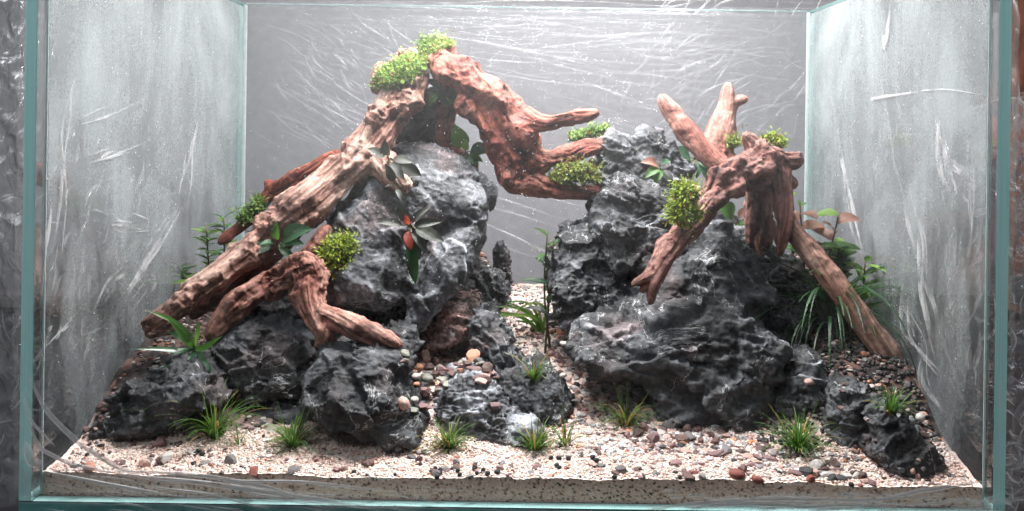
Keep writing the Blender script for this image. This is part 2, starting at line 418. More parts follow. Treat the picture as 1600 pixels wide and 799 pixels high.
# ------------------------------------------------------------------ stones
def poly_sdf(poly, X, Z):
    d = np.full(X.shape, 1e9); s = np.ones(X.shape)
    n = len(poly)
    for i in range(n):
        ax, az = poly[i]; bx, bz = poly[i - 1]
        ex, ez = bx - ax, bz - az; wx, wz = X - ax, Z - az
        t = np.clip((wx * ex + wz * ez) / (ex * ex + ez * ez + 1e-15), 0, 1)
        dx, dz = wx - ex * t, wz - ez * t; d = np.minimum(d, dx * dx + dz * dz)
        c1 = Z >= az; c2 = Z < bz; c3 = ex * wz > ez * wx
        s = np.where((c1 & c2 & c3) | (~c1 & ~c2 & ~c3), -s, s)
    return s * np.sqrt(d)
def smin(a, b, k):
    h = np.clip(0.5 + 0.5 * (b - a) / k, 0, 1); return b * (1 - h) + a * h - k * h * (1 - h)
class Field:
    def __init__(s, lo, hi, h):
        s.h = h; s.lo = np.array(lo) - 3 * h; n = np.ceil((np.array(hi) - s.lo) / h).astype(int) + 4
        s.x, s.y, s.z = [s.lo[i] + np.arange(n[i]) * h for i in range(3)]
        s.G = np.full(tuple(n), 0.05)
    def slab(s, lo, hi):
        r = []
        for a, l, u in ((s.x, lo[0], hi[0]), (s.y, lo[1], hi[1]), (s.z, lo[2], hi[2])):
            i = max(0, np.searchsorted(a, l) - 1); j = min(len(a), np.searchsorted(a, u) + 1); r.append(slice(i, max(j, i + 1)))
        return tuple(r)
    def poly(s, pts, Y, T, R, lean=0.0, k=0.006, twist=0.0):
        """lump: outline as seen from the front at depth Y, half thickness T, edge rounding R"""
        w = np.array([P(a, b, Y - 0.5 * T) for a, b in pts])[:, [0, 2]]
        zc = w[:, 1].mean(); xc = w[:, 0].mean()
        for _ in range(3):
            w = np.array([P(a, b, Y - 0.5 * T + (q[1] - zc) * lean * 0.8 + (q[0] - xc) * twist * 0.8) for (a, b), q in zip(pts, w)])[:, [0, 2]]
        sl = s.slab((w[:, 0].min() - .02, Y - T - .05, w[:, 1].min() - .02), (w[:, 0].max() + .02, Y + T + .05, w[:, 1].max() + .02))
        x, y, z = s.x[sl[0]], s.y[sl[1]], s.z[sl[2]]
        X2, Z2 = np.meshgrid(x, z, indexing='ij'); d2 = poly_sdf(w, X2, Z2)[:, None, :]
        yy = y[None, :, None] - Y - (z[None, None, :] - zc) * lean - (x[:, None, None] - xc) * twist
        a = d2 + R; b = np.abs(yy) - (T - R)
        q = np.sqrt(np.maximum(a, 0) ** 2 + np.maximum(b, 0) ** 2) + np.minimum(np.maximum(a, b), 0) - R
        s.G[sl] = smin(s.G[sl], q, k)
    def cap(s, p0, p1, r0, r1, k=0.006, flat=1.0):
        p0, p1 = np.array(p0), np.array(p1); m = max(r0, r1) + .02
        sl = s.slab(np.minimum(p0, p1) - m, np.maximum(p0, p1) + m)
        x, y, z = s.x[sl[0]][:, None, None] - p0[0], s.y[sl[1]][None, :, None] - p0[1], s.z[sl[2]][None, None, :] - p0[2]
        e = p1 - p0; L = e @ e + 1e-12
        t = np.clip((x * e[0] + y * e[1] + z * e[2]) / L, 0, 1)
        d = np.sqrt((x - t * e[0]) ** 2 + ((y - t * e[1]) * flat) ** 2 + (z - t * e[2]) ** 2) - (r0 + (r1 - r0) * t)
        s.G[sl] = smin(s.G[sl], d, k)
    def mesh(s):
        return surface_nets(s.G, s.lo, s.h)
HITS = []
def clip_tank(V):
    V[:, 0] = np.clip(V[:, 0], -XW, XW); V[:, 1] = np.clip(V[:, 1], 0.002, 0.3585); return V
def rock(name, lumps, label, seed, h=0.0015, strata=(0.3, 0.2, 1.0), scale=0.03, amp=0.006, fine=1.0, tone=1.0, k=0.006, cat='stone', group=None, tint=(0.95, 1.0, 1.10), pale=0.0, fac=1.0):
    """lumps: (outline in the photo, depth, half thickness, edge radius, lean, twist)"""
    lo = np.full(3, 9.0); hi = -lo
    for L in lumps:
        for a, b in L[0]:
            q = P(a, b, L[1]); q0 = q - [0.012, L[2] + 0.03, 0.012]; q1 = q + [0.012, L[2] + 0.03, 0.012]
            lo = np.minimum(lo, q0); hi = np.maximum(hi, q1)
    h = h * 0.78
    f = Field(lo, hi, h)
    for L in lumps: f.poly(L[0], L[1], L[2], L[3], L[4] if len(L) > 4 else 0, k, L[5] if len(L) > 5 else 0)
    V, Q = f.mesh(); V = relax(V, Q, 2); N = normals(V, Q)
    # strata frame
    amp = amp * 0.78; sd = np.array(strata, float); sd /= np.linalg.norm(sd)
    def aniso(p, sc, fl): return (p + (fl - 1) * (p @ sd)[:, None] * sd) / sc
    o = seed * 3.17
    warp = np.stack([fbm(V * 26 + o, seed + 1, 3), fbm(V * 26 + o + 9, seed + 2, 3), fbm(V * 26 + o + 19, seed + 3, 3)], -1)
    big = fbm(V * 17 + o, seed + 4, 3)
    V = V + N * (big * amp * 1.3 * (0.4 + 0.6 * fac))[:, None]
    A1, A2, AF = worley(aniso(V + warp * 0.007, scale, 1.6) + o, seed, True)
    V = V + N * ((A1 ** 1.6 - 0.45) * amp * 0.5 + AF * scale * 0.27 * fac)[:, None]
    # bedding: ledges that swell and then break off sharply
    sv = (V @ sd) / (scale * 0.62) + fbm(V * 18 + o + 30, seed + 60, 3) * 1.5
    li = np.floor(sv); fr = sv - li
    la = np.clip(gnoise(np.stack([li * 7.31, V[:, 0] * 26, V[:, 1] * 26], -1), seed + 61) * 2.2 + 0.45, 0, 1.2)
    prof = np.where(fr < 0.86, (fr / 0.86) ** 1.6, (1 - fr) / 0.14)
    V = V + N * ((prof - 0.4) * la * amp * 1.15)[:, None]
    V = relax(V, Q, 1); N = normals(V, Q)
    rough = np.clip(fbm(V * 21 + o + 50, seed + 62, 2) * 2.4 + 0.55, 0.12, 1.25)
    B1, B2, BF = worley(aniso(V + warp * 0.005, scale * 0.42, 1.8) + o + 4, seed + 7, True)
    sv2 = (V @ sd) / (scale * 0.2) + fbm(V * 40 + o + 30, seed + 65, 3) * 1.5
    fr2 = sv2 - np.floor(sv2); prof2 = np.where(fr2 < 0.8, (fr2 / 0.8) ** 1.5, (1 - fr2) / 0.2)
    rg = ridged(aniso(V + warp * 0.003, 0.022, 1.6) + o, seed + 9, 5, 0.55)
    V = V + N * (rough * ((B1 ** 1.5 - 0.4) * amp * 0.16 * fine + BF * scale * 0.42 * 0.20 * fine + (rg - 0.62) * amp * 0.42 * fine + (prof2 - 0.4) * amp * 0.12))[:, None]
    fn = fbm(V * 330 + o, seed + 12, 3)
    fn2 = fbm(V * 150 + o, seed + 13, 4, 0.65)
    V = V + N * (fn * 0.0008 + fn2 * 0.0014 * np.clip(rough, .35, 1))[:, None]
    V = clip_tank(V); N = normals(V, Q)
    crest = np.clip(1 - (A2 - A1) * 4.5, 0, 1) * np.clip(fbm(V * 40 + 5, seed + 20, 3) * 2 + 0.5, 0, 1)
    crest2 = np.clip(1 - (B2 - B1) * 5, 0, 1) * np.clip(fbm(V * 55 + 15, seed + 22, 2) * 2 + 0.3, 0, 1)
    patch = np.clip(fbm(V * 30 + 2, seed + 25, 4) * 1.6 + 0.35, 0, 1)
    led = np.clip(1 - np.abs(fr - 0.86) / 0.10, 0, 1) * la
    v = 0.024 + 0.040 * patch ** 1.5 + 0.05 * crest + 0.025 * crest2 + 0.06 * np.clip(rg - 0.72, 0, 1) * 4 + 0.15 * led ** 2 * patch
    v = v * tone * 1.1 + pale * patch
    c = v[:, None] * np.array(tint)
    rust = np.clip(fbm(V * 22 + 40, seed + 28, 3) * 3 - 0.75, 0, 1)[:, None] * 0.7
    c = c * (1 - rust) + c * np.array([1.5, 1.08, 1.0]) * rust
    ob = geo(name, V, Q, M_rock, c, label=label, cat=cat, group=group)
    tr = BVHTree.FromPolygons(V.tolist(), Q.tolist()); HITS.append(tr)
    return ob

RK = {}
RK['big_left'] = rock('large_stone', [
    ([(608, 235), (640, 222), (672, 228), (715, 250), (752, 285), (766, 305), (762, 345), (735, 352), (690, 360), (640, 400), (560, 420), (500, 400), (520, 330), (560, 280)], 0.205, 0.055, 0.035, 0.5),
    ([(480, 410), (520, 330), (580, 290), (640, 300), (665, 380), (660, 440), (625, 480), (560, 490), (505, 478), (475, 445)], 0.180, 0.05, 0.035, 0.6),
    ([(668, 380), (710, 345), (750, 338), (758, 368), (735, 428), (698, 465), (668, 510), (635, 520), (640, 440)], 0.175, 0.045, 0.022, 0.35),
    ([(470, 440), (560, 480), (640, 480), (670, 500), (650, 560), (560, 590), (450, 590), (420, 520)], 0.215, 0.05, 0.02, 0.0),
], 'largest grey stone on the left, leaning under the long driftwood log', 11, 0.0017, (0.75, 0.1, 0.5), 0.055, 0.0034, fine=0.5, tone=2.1, fac=0.42)
RK['cavity_shade'] = rock('stone', [  # black tone paints the shade of the cavity under the log top
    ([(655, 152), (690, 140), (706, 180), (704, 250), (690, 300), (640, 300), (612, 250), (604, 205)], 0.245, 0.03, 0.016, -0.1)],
    'stone painted near black as the cavity shade between log and arch', 15, 0.0014, (0.8, 0.1, 0.5), 0.024, 0.0045, tone=0.4)
RK['left_mid'] = rock('stone', [
    ([(335, 535), (350, 505), (395, 475), (440, 480), (478, 510), (490, 560), (470, 620), (400, 625), (345, 590)], 0.135, 0.045, 0.022, 0.6)],
    'mid grey stone with pale ridges under the short red driftwood leg on the left', 23, 0.0014, (0.2, 0.1, 1), 0.026, 0.005, tone=1.15)
RK['left_front'] = rock('stone', [
    ([(143, 690), (150, 655), (195, 605), (240, 572), (290, 566), (330, 590), (335, 640), (280, 655), (235, 680), (170, 700)], 0.078, 0.035, 0.02, 0.5, -0.25)],
    'low black stone slanting up beside the left glass wall', 31, 0.0013, (-0.6, 0, 1), 0.024, 0.0048, tone=0.7)
RK['front_centre'] = rock('stone', [
    ([(478, 590), (500, 545), (560, 528), (630, 532), (640, 570), (605, 590), (655, 640), (664, 690), (610, 697), (560, 680), (505, 660), (480, 630)], 0.085, 0.04, 0.018, 0.7),
    ([(500, 600), (560, 540), (600, 560), (625, 640), (560, 680), (505, 650)], 0.068, 0.03, 0.015, 0.7)],
    'wide black layered stone in the front, below the forked driftwood tip', 44, 0.0013, (0.35, 0.1, 1), 0.026, 0.0055, tone=0.72)
RK['lava'] = rock('stone', [
    ([(676, 645), (700, 600), (740, 588), (770, 610), (800, 640), (840, 655), (850, 690), (810, 712), (740, 700), (700, 672)], 0.085, 0.03, 0.014, 0.8)],
    'knobbly pitted grey and white stone between two grass tufts in the front', 57, 0.0012, (0.1, 0.3, 1), 0.011, 0.0048, fine=1.3, tone=1.5, pale=0.36)
RK['wedge'] = rock('stone', [
    ([(772, 605), (800, 575), (850, 574), (872, 600), (886, 640), (878, 662), (845, 668), (800, 650), (778, 630)], 0.11, 0.03, 0.012, 0.9)],
    'smooth dark wedge-shaped stone in the middle of the gravel path', 63, 0.0013, (0.9, 0.2, 0.2), 0.028, 0.004, tone=0.85)
RK['path_stone'] = rock('stone', [
    ([(727, 520), (745, 484), (772, 492), (792, 530), (803, 562), (778, 578), (745, 556)], 0.15, 0.028, 0.012, 0.5)],
    'small dark blue-grey stone behind the salmon coloured pebble', 71, 0.0013, (0.8, 0.1, 0.5), 0.02, 0.004, tone=0.95)
RK['pink_porous'] = rock('stone', [
    ([(648, 525), (665, 490), (690, 474), (725, 485), (735, 515), (715, 545), (665, 550)], 0.165, 0.026, 0.014, 0.4)],
    'pinkish brown porous stone at the foot of the largest left stone', 77, 0.0013, (0, 0.1, 1), 0.010, 0.0035, fine=1.1, tone=1.2, tint=(2.1, 1.45, 1.35), pale=0.05)
RK['back_low'] = rock('stone', [
    ([(702, 480), (715, 440), (750, 425), (788, 430), (800, 452), (796, 478), (760, 495)], 0.25, 0.03, 0.014, 0.3)],
    'low black jagged stone at the back of the path', 83, 0.0014, (0.5, 0.1, 1), 0.018, 0.005, tone=0.8)
RK['spire'] = rock('stone', [
    ([(768, 432), (771, 400), (778, 381), (786, 378), (793, 397), (800, 432)], 0.27, 0.010, 0.006, 0.0)],
    'small pointed black stone standing upright at the back of the path', 89, 0.0012, (0.9, 0.1, 0.3), 0.014, 0.002, tone=0.55)
# right-hand massif, several stacked stones
RK['peak'] = rock('stone', [
    ([(928, 285), (935, 235), (955, 205), (985, 215), (1005, 262), (990, 320), (940, 310)], 0.235, 0.03, 0.014, 0.2),
    ([(986, 280), (990, 215), (1010, 200), (1038, 206), (1062, 240), (1085, 262), (1082, 330), (1020, 350)], 0.245, 0.035, 0.012, 0.2)],
    'grey twin-topped stone at the summit of the right-hand rock pile', 97, 0.0014, (0.3, 0.1, 1), 0.022, 0.0045, tone=1.5)
RK['block'] = rock('large_stone', [
    ([(922, 330), (932, 300), (975, 272), (1030, 285), (1060, 330), (1055, 400), (1015, 440), (960, 425), (930, 380)], 0.205, 0.045, 0.018, 0.4),
    ([(930, 350), (955, 330), (1000, 345), (1040, 370), (1030, 430), (960, 420)], 0.185, 0.035, 0.012, 0.3)],
    'blocky grey stone below the summit of the right-hand rock pile', 103, 0.0015, (0.15, 0.1, 1), 0.032, 0.0055, tone=1.0)
RK['left_block'] = rock('large_stone', [
    ([(862, 395), (880, 362), (925, 352), (975, 400), (985, 460), (950, 520), (900, 525), (868, 490), (858, 440)], 0.2, 0.045, 0.018, 0.4),
    ([(862, 450), (875, 425), (940, 440), (960, 500), (920, 530), (880, 500)], 0.185, 0.04, 0.012, 0.2)],
    'banded dark stone at the left of the right rock pile, beside the tall plant', 109, 0.0014, (0.05, 0.05, 1), 0.024, 0.0048, tone=0.95)
RK['main_right'] = rock('large_stone', [
    ([(960, 470), (1040, 400), (1120, 350), (1180, 395), (1200, 470), (1140, 520), (1040, 540), (960, 520)], 0.19, 0.06, 0.02, 0.45),
    ([(888, 535), (910, 505), (1000, 500), (1080, 470), (1160, 480), (1222, 545), (1210, 590), (1120, 600), (1010, 595), (925, 570)], 0.135, 0.05, 0.018, 0.55),
    ([(1005, 600), (1060, 560), (1180, 560), (1205, 610), (1175, 660), (1150, 690), (1090, 680), (1020, 645)], 0.125, 0.05, 0.015, 0.2),
    ([(975, 575), (1040, 545), (1150, 560), (1190, 600), (1140, 640), (1040, 630)], 0.13, 0.045, 0.012, 0.2)],
    'largest black layered stone on the right, with overhanging white-edged ledges', 113, 0.0018, (0.25, 0.1, 1), 0.040, 0.0062, tone=0.98, fac=0.85)
RK['right_back'] = rock('large_stone', [
    ([(1075, 380), (1110, 335), (1160, 350), (1215, 390), (1262, 440), (1265, 520), (1215, 550), (1120, 520), (1080, 450)], 0.215, 0.05, 0.018, 0.4)],
    'dark stone sloping down to the right under the hanging driftwood stubs', 121, 0.0015, (0.45, 0.1, 1), 0.028, 0.0050, tone=1.0)
RK['r11'] = rock('stone', [
    ([(1205, 640), (1222, 585), (1262, 548), (1285, 560), (1292, 610), (1275, 650), (1225, 660)], 0.105, 0.025, 0.012, 0.4)],
    'upright grey stone in front of the grassy plant at the right', 131, 0.0012, (-0.7, 0, 0.8), 0.02, 0.0042, tone=1.1)
RK['r12'] = rock('stone', [
    ([(1303, 660), (1310, 615), (1340, 598), (1362, 615), (1370, 660), (1362, 715), (1310, 722), (1298, 695)], 0.068, 0.022, 0.012, 0.3)],
    'narrow black stone beside the small grass tuft near the right glass wall', 137, 0.0011, (-0.4, 0, 1), 0.017, 0.004, tone=0.8)
RK['r13'] = rock('stone', [
    ([(1368, 650), (1392, 640), (1425, 660), (1470, 710), (1475, 730), (1440, 755), (1395, 750), (1370, 710)], 0.038, 0.024, 0.012, 0.5)],
    'dark stone lowest in the right front corner of the tank', 149, 0.0011, (-0.6, 0, 0.9), 0.017, 0.004, tone=0.85)
RK['l_small'] = rock('stone', [
    ([(385, 680), (392, 650), (430, 635), (470, 650), (500, 680), (480, 705), (420, 700)], 0.085, 0.02, 0.01, 0.4)],
    'small dark stone half buried behind the wide grass tuft on the left', 151, 0.0012, (0.2, 0, 1), 0.016, 0.003, tone=0.7)

# ------------------------------------------------------------------ driftwood
def wood(parts, label, seed, h=0.00098, k=0.006, base=(0.33, 0.145, 0.105), pale=(0.56, 0.36, 0.285), dark=(0.10, 0.035, 0.028), gn=1.0, rf=1.0, name='driftwood', group=None):
    """parts: chains of (px, py, depth, radius in px) or ('slab', outline, depth, half thickness, rounding, lean)"""
    ch = 0; segs = []; lo = np.full(3, 9.0); hi = -lo
    for p in parts:
        if p[0] == 'slab':
            for a, b in p[1]:
                q = P(a, b, p[2]); lo = np.minimum(lo, q - [0.01, p[3] + 0.02, 0.01]); hi = np.maximum(hi, q + [0.01, p[3] + 0.02, 0.01])
            continue
        pts = [np.append(P(a, b, Y), (r * (0.80 if seed != 201 else 0.92) - (0.6 if r < 10 else 0)) * mpp(Y)) for a, b, Y, r in p]
        # smooth the chain
        fine = []
        for i in range(len(pts) - 1):
            p0, p1, p2, p3 = pts[max(i - 1, 0)], pts[i], pts[i + 1], pts[min(i + 2, len(pts) - 1)]
            for t in (0, .25, .5, .75):
                fine.append(0.5 * ((2 * p1) + (-p0 + p2) * t + (2 * p0 - 5 * p1 + 4 * p2 - p3) * t * t + (-p0 + 3 * p1 - 3 * p2 + p3) * t ** 3))
        fine.append(pts[-1])
        ch += 1; run = rnd.random(); rm = float(np.mean([q[3] for q in pts])) * 0.9 + 0.001
        for a, b in zip(fine[:-1], fine[1:]):
            L = np.linalg.norm(b[:3] - a[:3]); segs.append((a[:3], b[:3], max(a[3], .001), max(b[3], .001), run, rm, ch)); run += L
            lo = np.minimum(lo, np.minimum(a[:3], b[:3]) - max(a[3], b[3]) - .01); hi = np.maximum(hi, np.maximum(a[:3], b[:3]) + max(a[3], b[3]) + .01)
    f = Field(lo, hi, h)
    for p in parts:
        if p[0] == 'slab': f.poly(p[1], p[2], p[3], p[4], p[5], k, p[6] if len(p) > 6 else 0)
    for a, b, r0, r1, run, rm, cid in segs: f.cap(a, b, r0, r1, k)
    V, Q = f.mesh(); V = relax(V, Q, 1); N = normals(V, Q)
    # grain coordinates follow the nearest limb
    best = np.full(len(V), 9.0); off = np.zeros_like(V); tt = np.zeros(len(V)); rl = np.full(len(V), .01)
    for c0 in range(1, ch + 1):
        bd = np.full(len(V), 9.0); bl = np.full(len(V), 9.0); o1 = np.zeros_like(V); t1 = np.zeros(len(V)); r1_ = np.zeros(len(V))
        for a, b, r0, r1, run, rm, cid in segs:
            if cid != c0: continue
            e = b - a; L2 = e @ e + 1e-12; t = np.clip(((V - a) @ e) / L2, 0, 1); d = V - a - t[:, None] * e; dl = np.linalg.norm(d, axis=1)
            bd = np.minimum(bd, dl - (r0 + (r1 - r0) * t)); m = dl < bl; bl = np.where(m, dl, bl)
            o1 = np.where(m[:, None], d / (dl[:, None] + 1e-6) * rm, o1); t1 = np.where(m, run + t * math.sqrt(L2), t1); r1_ = np.where(m, r0 + (r1 - r0) * t, r1_)
        m = bd < best; best = np.where(m, bd, best); off = np.where(m[:, None], o1, off); tt = np.where(m, t1, tt); rl = np.where(m, r1_, rl)
    G = off + np.stack([tt * 0.075, tt * 0.05, tt * 0.065], -1)
    o = seed * 2.3
    rl = np.clip(rl / 0.0105, 0.25, 1.25)
    gnar = rl * np.clip(fbm(V * 28 + o, seed + 40, 2) * 2 + 0.6, 0, 1.3) * gn
    V = V + N * (fbm(V * 55 + o, seed, 4) * 0.0062 * gnar)[:, None]
    c1, c2, _ = worley(V * 120 + o, seed + 3)
    V = V + N * ((0.55 - c1) * 0.0016 * gnar * np.clip(fbm(V * 50 + o, seed + 71, 2) * 3 + 0.4, 0, 1))[:, None]
    rg = ridged(G * 330 + o, seed + 5, 3)
    rb = fbm(G * 150 + o + 3, seed + 6, 3)
    N = normals(V, Q)
    V = V + N * rf * ((rg - 0.65) * 0.0024 * np.clip(fbm(V * 35 + o, seed + 72, 2) * 2.5 + 0.5, 0.1, 1.2) + rb * 0.0034)[:, None] * np.clip(rl, 0.3, 1)[:, None]
    crack = np.clip(np.abs(gnoise(G * 130 + 7 + o, seed + 8)) * 9, 0, 1)
    V = V - N * (rf * (1 - crack) * 0.0013 * np.clip(rl, .3, 1))[:, None]
    V = clip_tank(V); N = normals(V, Q)
    tone = np.clip(0.5 + 0.9 * rb + 1.2 * (rg - 0.65) + 0.7 * fbm(V * 22 + o, seed + 11, 3), 0, 1)[:, None]
    knob = np.clip(gnar * 0.6, 0, 0.8)[:, None]
    c = np.array(base) * (1 - tone) + np.array(pale) * tone
    c = c * (1 - knob) + np.array(base) * 0.9 * knob
    c = c * (1 - 0.65 * rf * (1 - crack[:, None])); hol = np.clip((c1[:, None] - 0.62) * 3, 0, 0.7) * np.clip(gnar, 0, 1)[:, None]
    c = c * (1 - hol) + np.array(dark) * hol
    ob = geo(name, V, Q, M_wood, c, label=label, cat='driftwood', group=group)
    at = ob.data.attributes.new('grain', 'FLOAT_VECTOR', 'POINT'); at.data.foreach_set('vector', (G * 520).astype(np.float32).ravel())
    HITS.append(BVHTree.FromPolygons(V.tolist(), Q.tolist()))
    return ob

WD = {}
WD['log'] = wood([
    [(650, 118, .195, 20), (628, 150, .19, 29), (598, 195, .18, 27), (562, 245, .17, 30), (520, 282, .16, 27), (480, 318, .15, 33), (448, 342, .145, 26), (400, 382, .135, 21), (345, 428, .12, 20), (290, 470, .11, 19), (240, 510, .10, 14)],
    [(275, 482, .105, 9), (250, 496, .10, 7), (228, 506, .098, 3)], [(262, 496, .104, 8), (246, 512, .10, 6), (236, 522, .098, 2)],
    [(640, 100, .20, 22), (608, 118, .20, 20), (596, 135, .20, 15)],
    [(560, 262, .175, 24), (590, 250, .17, 20), (612, 272, .155, 17), (628, 292, .15, 11)],
], 'long pale driftwood log leaning from the left corner to the mossy summit', 201, gn=1.0, base=(0.38, 0.20, 0.16), pale=(0.76, 0.54, 0.46), rf=0.7)
WD['thin'] = wood([[(470, 350, .165, 12), (430, 392, .15, 14), (380, 430, .14, 13), (330, 470, .125, 10), (302, 492, .12, 8)],
                   [(430, 395, .16, 10), (400, 440, .15, 9), (380, 452, .145, 7)]],
    'thin red-brown split driftwood stick running under the long log', 207, base=(0.26, 0.10, 0.075), pale=(0.42, 0.23, 0.18), gn=0.4)
WD['redshard'] = wood([[(525, 245, .18, 14), (470, 280, .185, 17), (425, 300, .2, 11), (385, 345, .19, 9), (345, 378, .18, 7)],
                      [(430, 300, .2, 8), (418, 285, .2, 4)]],
    'rusty red bark splinter behind the long driftwood log', 211, base=(0.30, 0.075, 0.045), pale=(0.42, 0.14, 0.09), gn=0.6)
WD['arch'] = wood([
    ('slab', [(662, 92), (690, 74), (712, 84), (752, 108), (788, 132), (800, 160), (792, 172), (745, 160), (712, 140), (680, 125)], 0.205, 0.026, 0.015, 0.3),
    ('slab', [(728, 155), (750, 148), (790, 160), (812, 170), (834, 190), (832, 212), (822, 235), (800, 226), (770, 200), (736, 180)], 0.20, 0.02, 0.014, 0.2),
    [(700, 150, .225, 22), (690, 190, .225, 16), (700, 235, .22, 14), (742, 262, .22, 8)],
    [(775, 140, .205, 18), (805, 170, .20, 15), (850, 193, .19, 10), (890, 185, .18, 9), (912, 181, .177, 6), (932, 177, .175, 1.5)],
    [(730, 160, .19, 14), (760, 195, .19, 16), (785, 240, .19, 17), (815, 275, .195, 18), (850, 292, .2, 15), (890, 298, .205, 12), (945, 302, .215, 11)],
    [(825, 210, .2, 18), (835, 250, .2, 14), (880, 246, .205, 12), (915, 232, .21, 11), (950, 224, .22, 10)],
    [(790, 255, .19, 14), (800, 285, .19, 14), (840, 290, .195, 9)],
], 'rust red gnarled driftwood arching from the mossy summit to the right rock pile', 223,
    base=(0.25, 0.065, 0.045), pale=(0.50, 0.21, 0.155), dark=(0.06, 0.02, 0.018), gn=1.25, k=0.008)
WD['root'] = wood([
    [(480, 400, .13, 12), (496, 380, .135, 11), (510, 358, .14, 8)],
    [(440, 442, .12, 30), (480, 428, .115, 33), (480, 460, .105, 24), (490, 492, .098, 19), (508, 520, .092, 12), (500, 540, .088, 5)],
    [(500, 488, .098, 11), (540, 500, .09, 12), (585, 522, .082, 12), (624, 540, .078, 7)],
    [(512, 500, .092, 8), (560, 525, .084, 8), (600, 538, .08, 5)],
    [(420, 440, .125, 18), (390, 460, .115, 17), (368, 478, .11, 20), (345, 502, .105, 13), (328, 524, .10, 8)],
    [(508, 515, .092, 9), (520, 535, .09, 5)],
], 'forked reddish driftwood root with a knobbly head, lying below the left log', 239, base=(0.27, 0.105, 0.08), pale=(0.54, 0.31, 0.25), gn=1.0)
WD['spider'] = wood([
    [(1190, 236, .17, 20), (1185, 262, .17, 36), (1150, 275, .16, 33), (1115, 305, .145, 26), (1085, 345, .13, 20), (1060, 372, .12, 17), (1040, 398, .11, 18), (1022, 425, .105, 12), (1004, 436, .10, 6), (990, 444, .098, 2)],
    [(1030, 408, .108, 9), (1012, 440, .102, 6), (1002, 455, .10, 2)],
    [(1048, 385, .112, 13), (1032, 425, .104, 11), (1020, 450, .10, 9), (1016, 474, .098, 4)],
    [(1178, 228, .175, 16), (1168, 216, .175, 11)],
    [(1185, 250, .18, 30), (1220, 252, .18, 20), (1246, 250, .18, 11)],
    [(1215, 265, .175, 24), (1222, 300, .165, 18), (1226, 340, .155, 15), (1222, 375, .15, 11), (1218, 400, .148, 3)], [(1190, 300, .185, 16), (1172, 350, .18, 9), (1168, 402, .178, 2)],
    [(1235, 282, .18, 11), (1240, 288, .18, 8)],
    [(1185, 290, .19, 28), (1185, 340, .185, 20), (1184, 385, .18, 8), (1190, 402, .178, 2)],
    [(1205, 350, .185, 10), (1200, 385, .18, 6)],
], 'spider-like driftwood stump straddling the right rock pile on several legs', 251, base=(0.22, 0.085, 0.072), pale=(0.46, 0.26, 0.22), dark=(0.05, 0.017, 0.016), gn=0.9, k=0.0035)
WD['leg'] = wood([[(1222, 325, .165, 10), (1238, 358, .16, 14), (1275, 405, .15, 18), (1315, 458, .14, 20), (1355, 512, .13, 19), (1388, 552, .125, 18), (1410, 574, .122, 6)],
                  [(1262, 372, .165, 8), (1300, 420, .155, 8), (1318, 445, .15, 6)]],
    'long straight tan driftwood stick slanting down to the right glass wall', 263, base=(0.42, 0.23, 0.18), pale=(0.70, 0.48, 0.40), gn=0.5, rf=0.35)
WD['vshape'] = wood([
    [(1034, 152, .225, 3), (1040, 162, .225, 9), (1054, 182, .225, 13), (1078, 212, .22, 17), (1108, 245, .215, 15), (1150, 275, .21, 14)],
    [(1138, 134, .235, 4), (1137, 148, .235, 9), (1134, 175, .235, 15), (1124, 210, .23, 25), (1122, 245, .225, 24), (1140, 270, .22, 16)],
    [(1140, 165, .235, 5), (1152, 158, .235, 4), (1164, 155, .235, 3)],
], 'V-shaped pink-brown driftwood stub with a small twig, rising behind the right stump', 277, base=(0.38, 0.16, 0.13), pale=(0.56, 0.31, 0.26), gn=0.5, rf=0.45)
def hit(px, py, deep=2.0):
    """the first surface of stone, wood or ground that stands at that place"""
    o = Vector((CAMX, -D, CAMZ)); q = Vector(P(px, py, 0.3)) - o; q.normalize(); best = None
    for t in HITS + [TERR]:
        loc, nrm, i, dd = t.ray_cast(o, q, deep)
        if loc is not None and (best is None or dd < best[2]): best = (loc, nrm, dd)
    if best is None: return Vector(P(px, py, 0.3)), Vector((0, -1, 0))
    n = best[1]
    if n.dot(q) > 0: n = -n
    return best[0], n
def drop(x, y, z0=0.5):
    best = None
    for t in HITS + [TERR]:
        loc, nrm, i, dd = t.ray_cast(Vector((x, y, z0)), Vector((0, 0, -1)), 1)
        if loc is not None and (best is None or loc.z > best[0].z): best = (loc, nrm if nrm.z > 0 else -nrm, t is TERR)
    return best

# ------------------------------------------------------------------ the tank
def thing(name, label, cat, loc=(0, 0, 0), group=None):
    o = bpy.data.objects.new(name, None); COL.objects.link(o); o.location = [float(x) for x in loc]; o.empty_display_size = 0.02
    o['label'] = label; o['category'] = cat
    if group: o['group'] = group
    return o
tank = thing('aquarium', 'rectangular clear glass aquarium with teal edges and fogged inner walls', 'aquarium', (0, 0.18, -0.010))
def child(name, V, Q, mat, parent, col=None, smooth=False, **kw):
    V = np.asarray(V, float) - np.array(parent.location)
    c = (V.max(0) + V.min(0)) / 2
    return obj(name, new_mesh(name, V - c, Q, mat, col, smooth), parent, loc=c, **kw)
TH = 0.008
M_edge2 = mat_plain('dark_glass_edge', (0.13, 0.34, 0.33), 0.2, 60, 0.8, 1.2, 0.0003)
def pane(x0, x1, y0, y1, z0, z1, ax, label):
    V, Fc = rbox(x0, x1, y0, y1, z0, z1, 0.0007)
    o = child('glass_pane', V, Fc, [M_glass, M_edge2 if ax == 2 else M_edge], tank, label=label)
    for p in o.data.polygons: p.material_index = 0 if abs(p.normal[ax]) > 0.8 or (ax == 1 and abs(p.normal[0]) > 0.5) else 1
    return o
pane(-0.3 - TH, -0.3, -TH, 0.368, 0.0005, 0.362, 0, 'left side pane, fogged')
pane(0.3, 0.3 + TH, -TH, 0.368, 0.0005, 0.362, 0, 'right side pane, fogged')
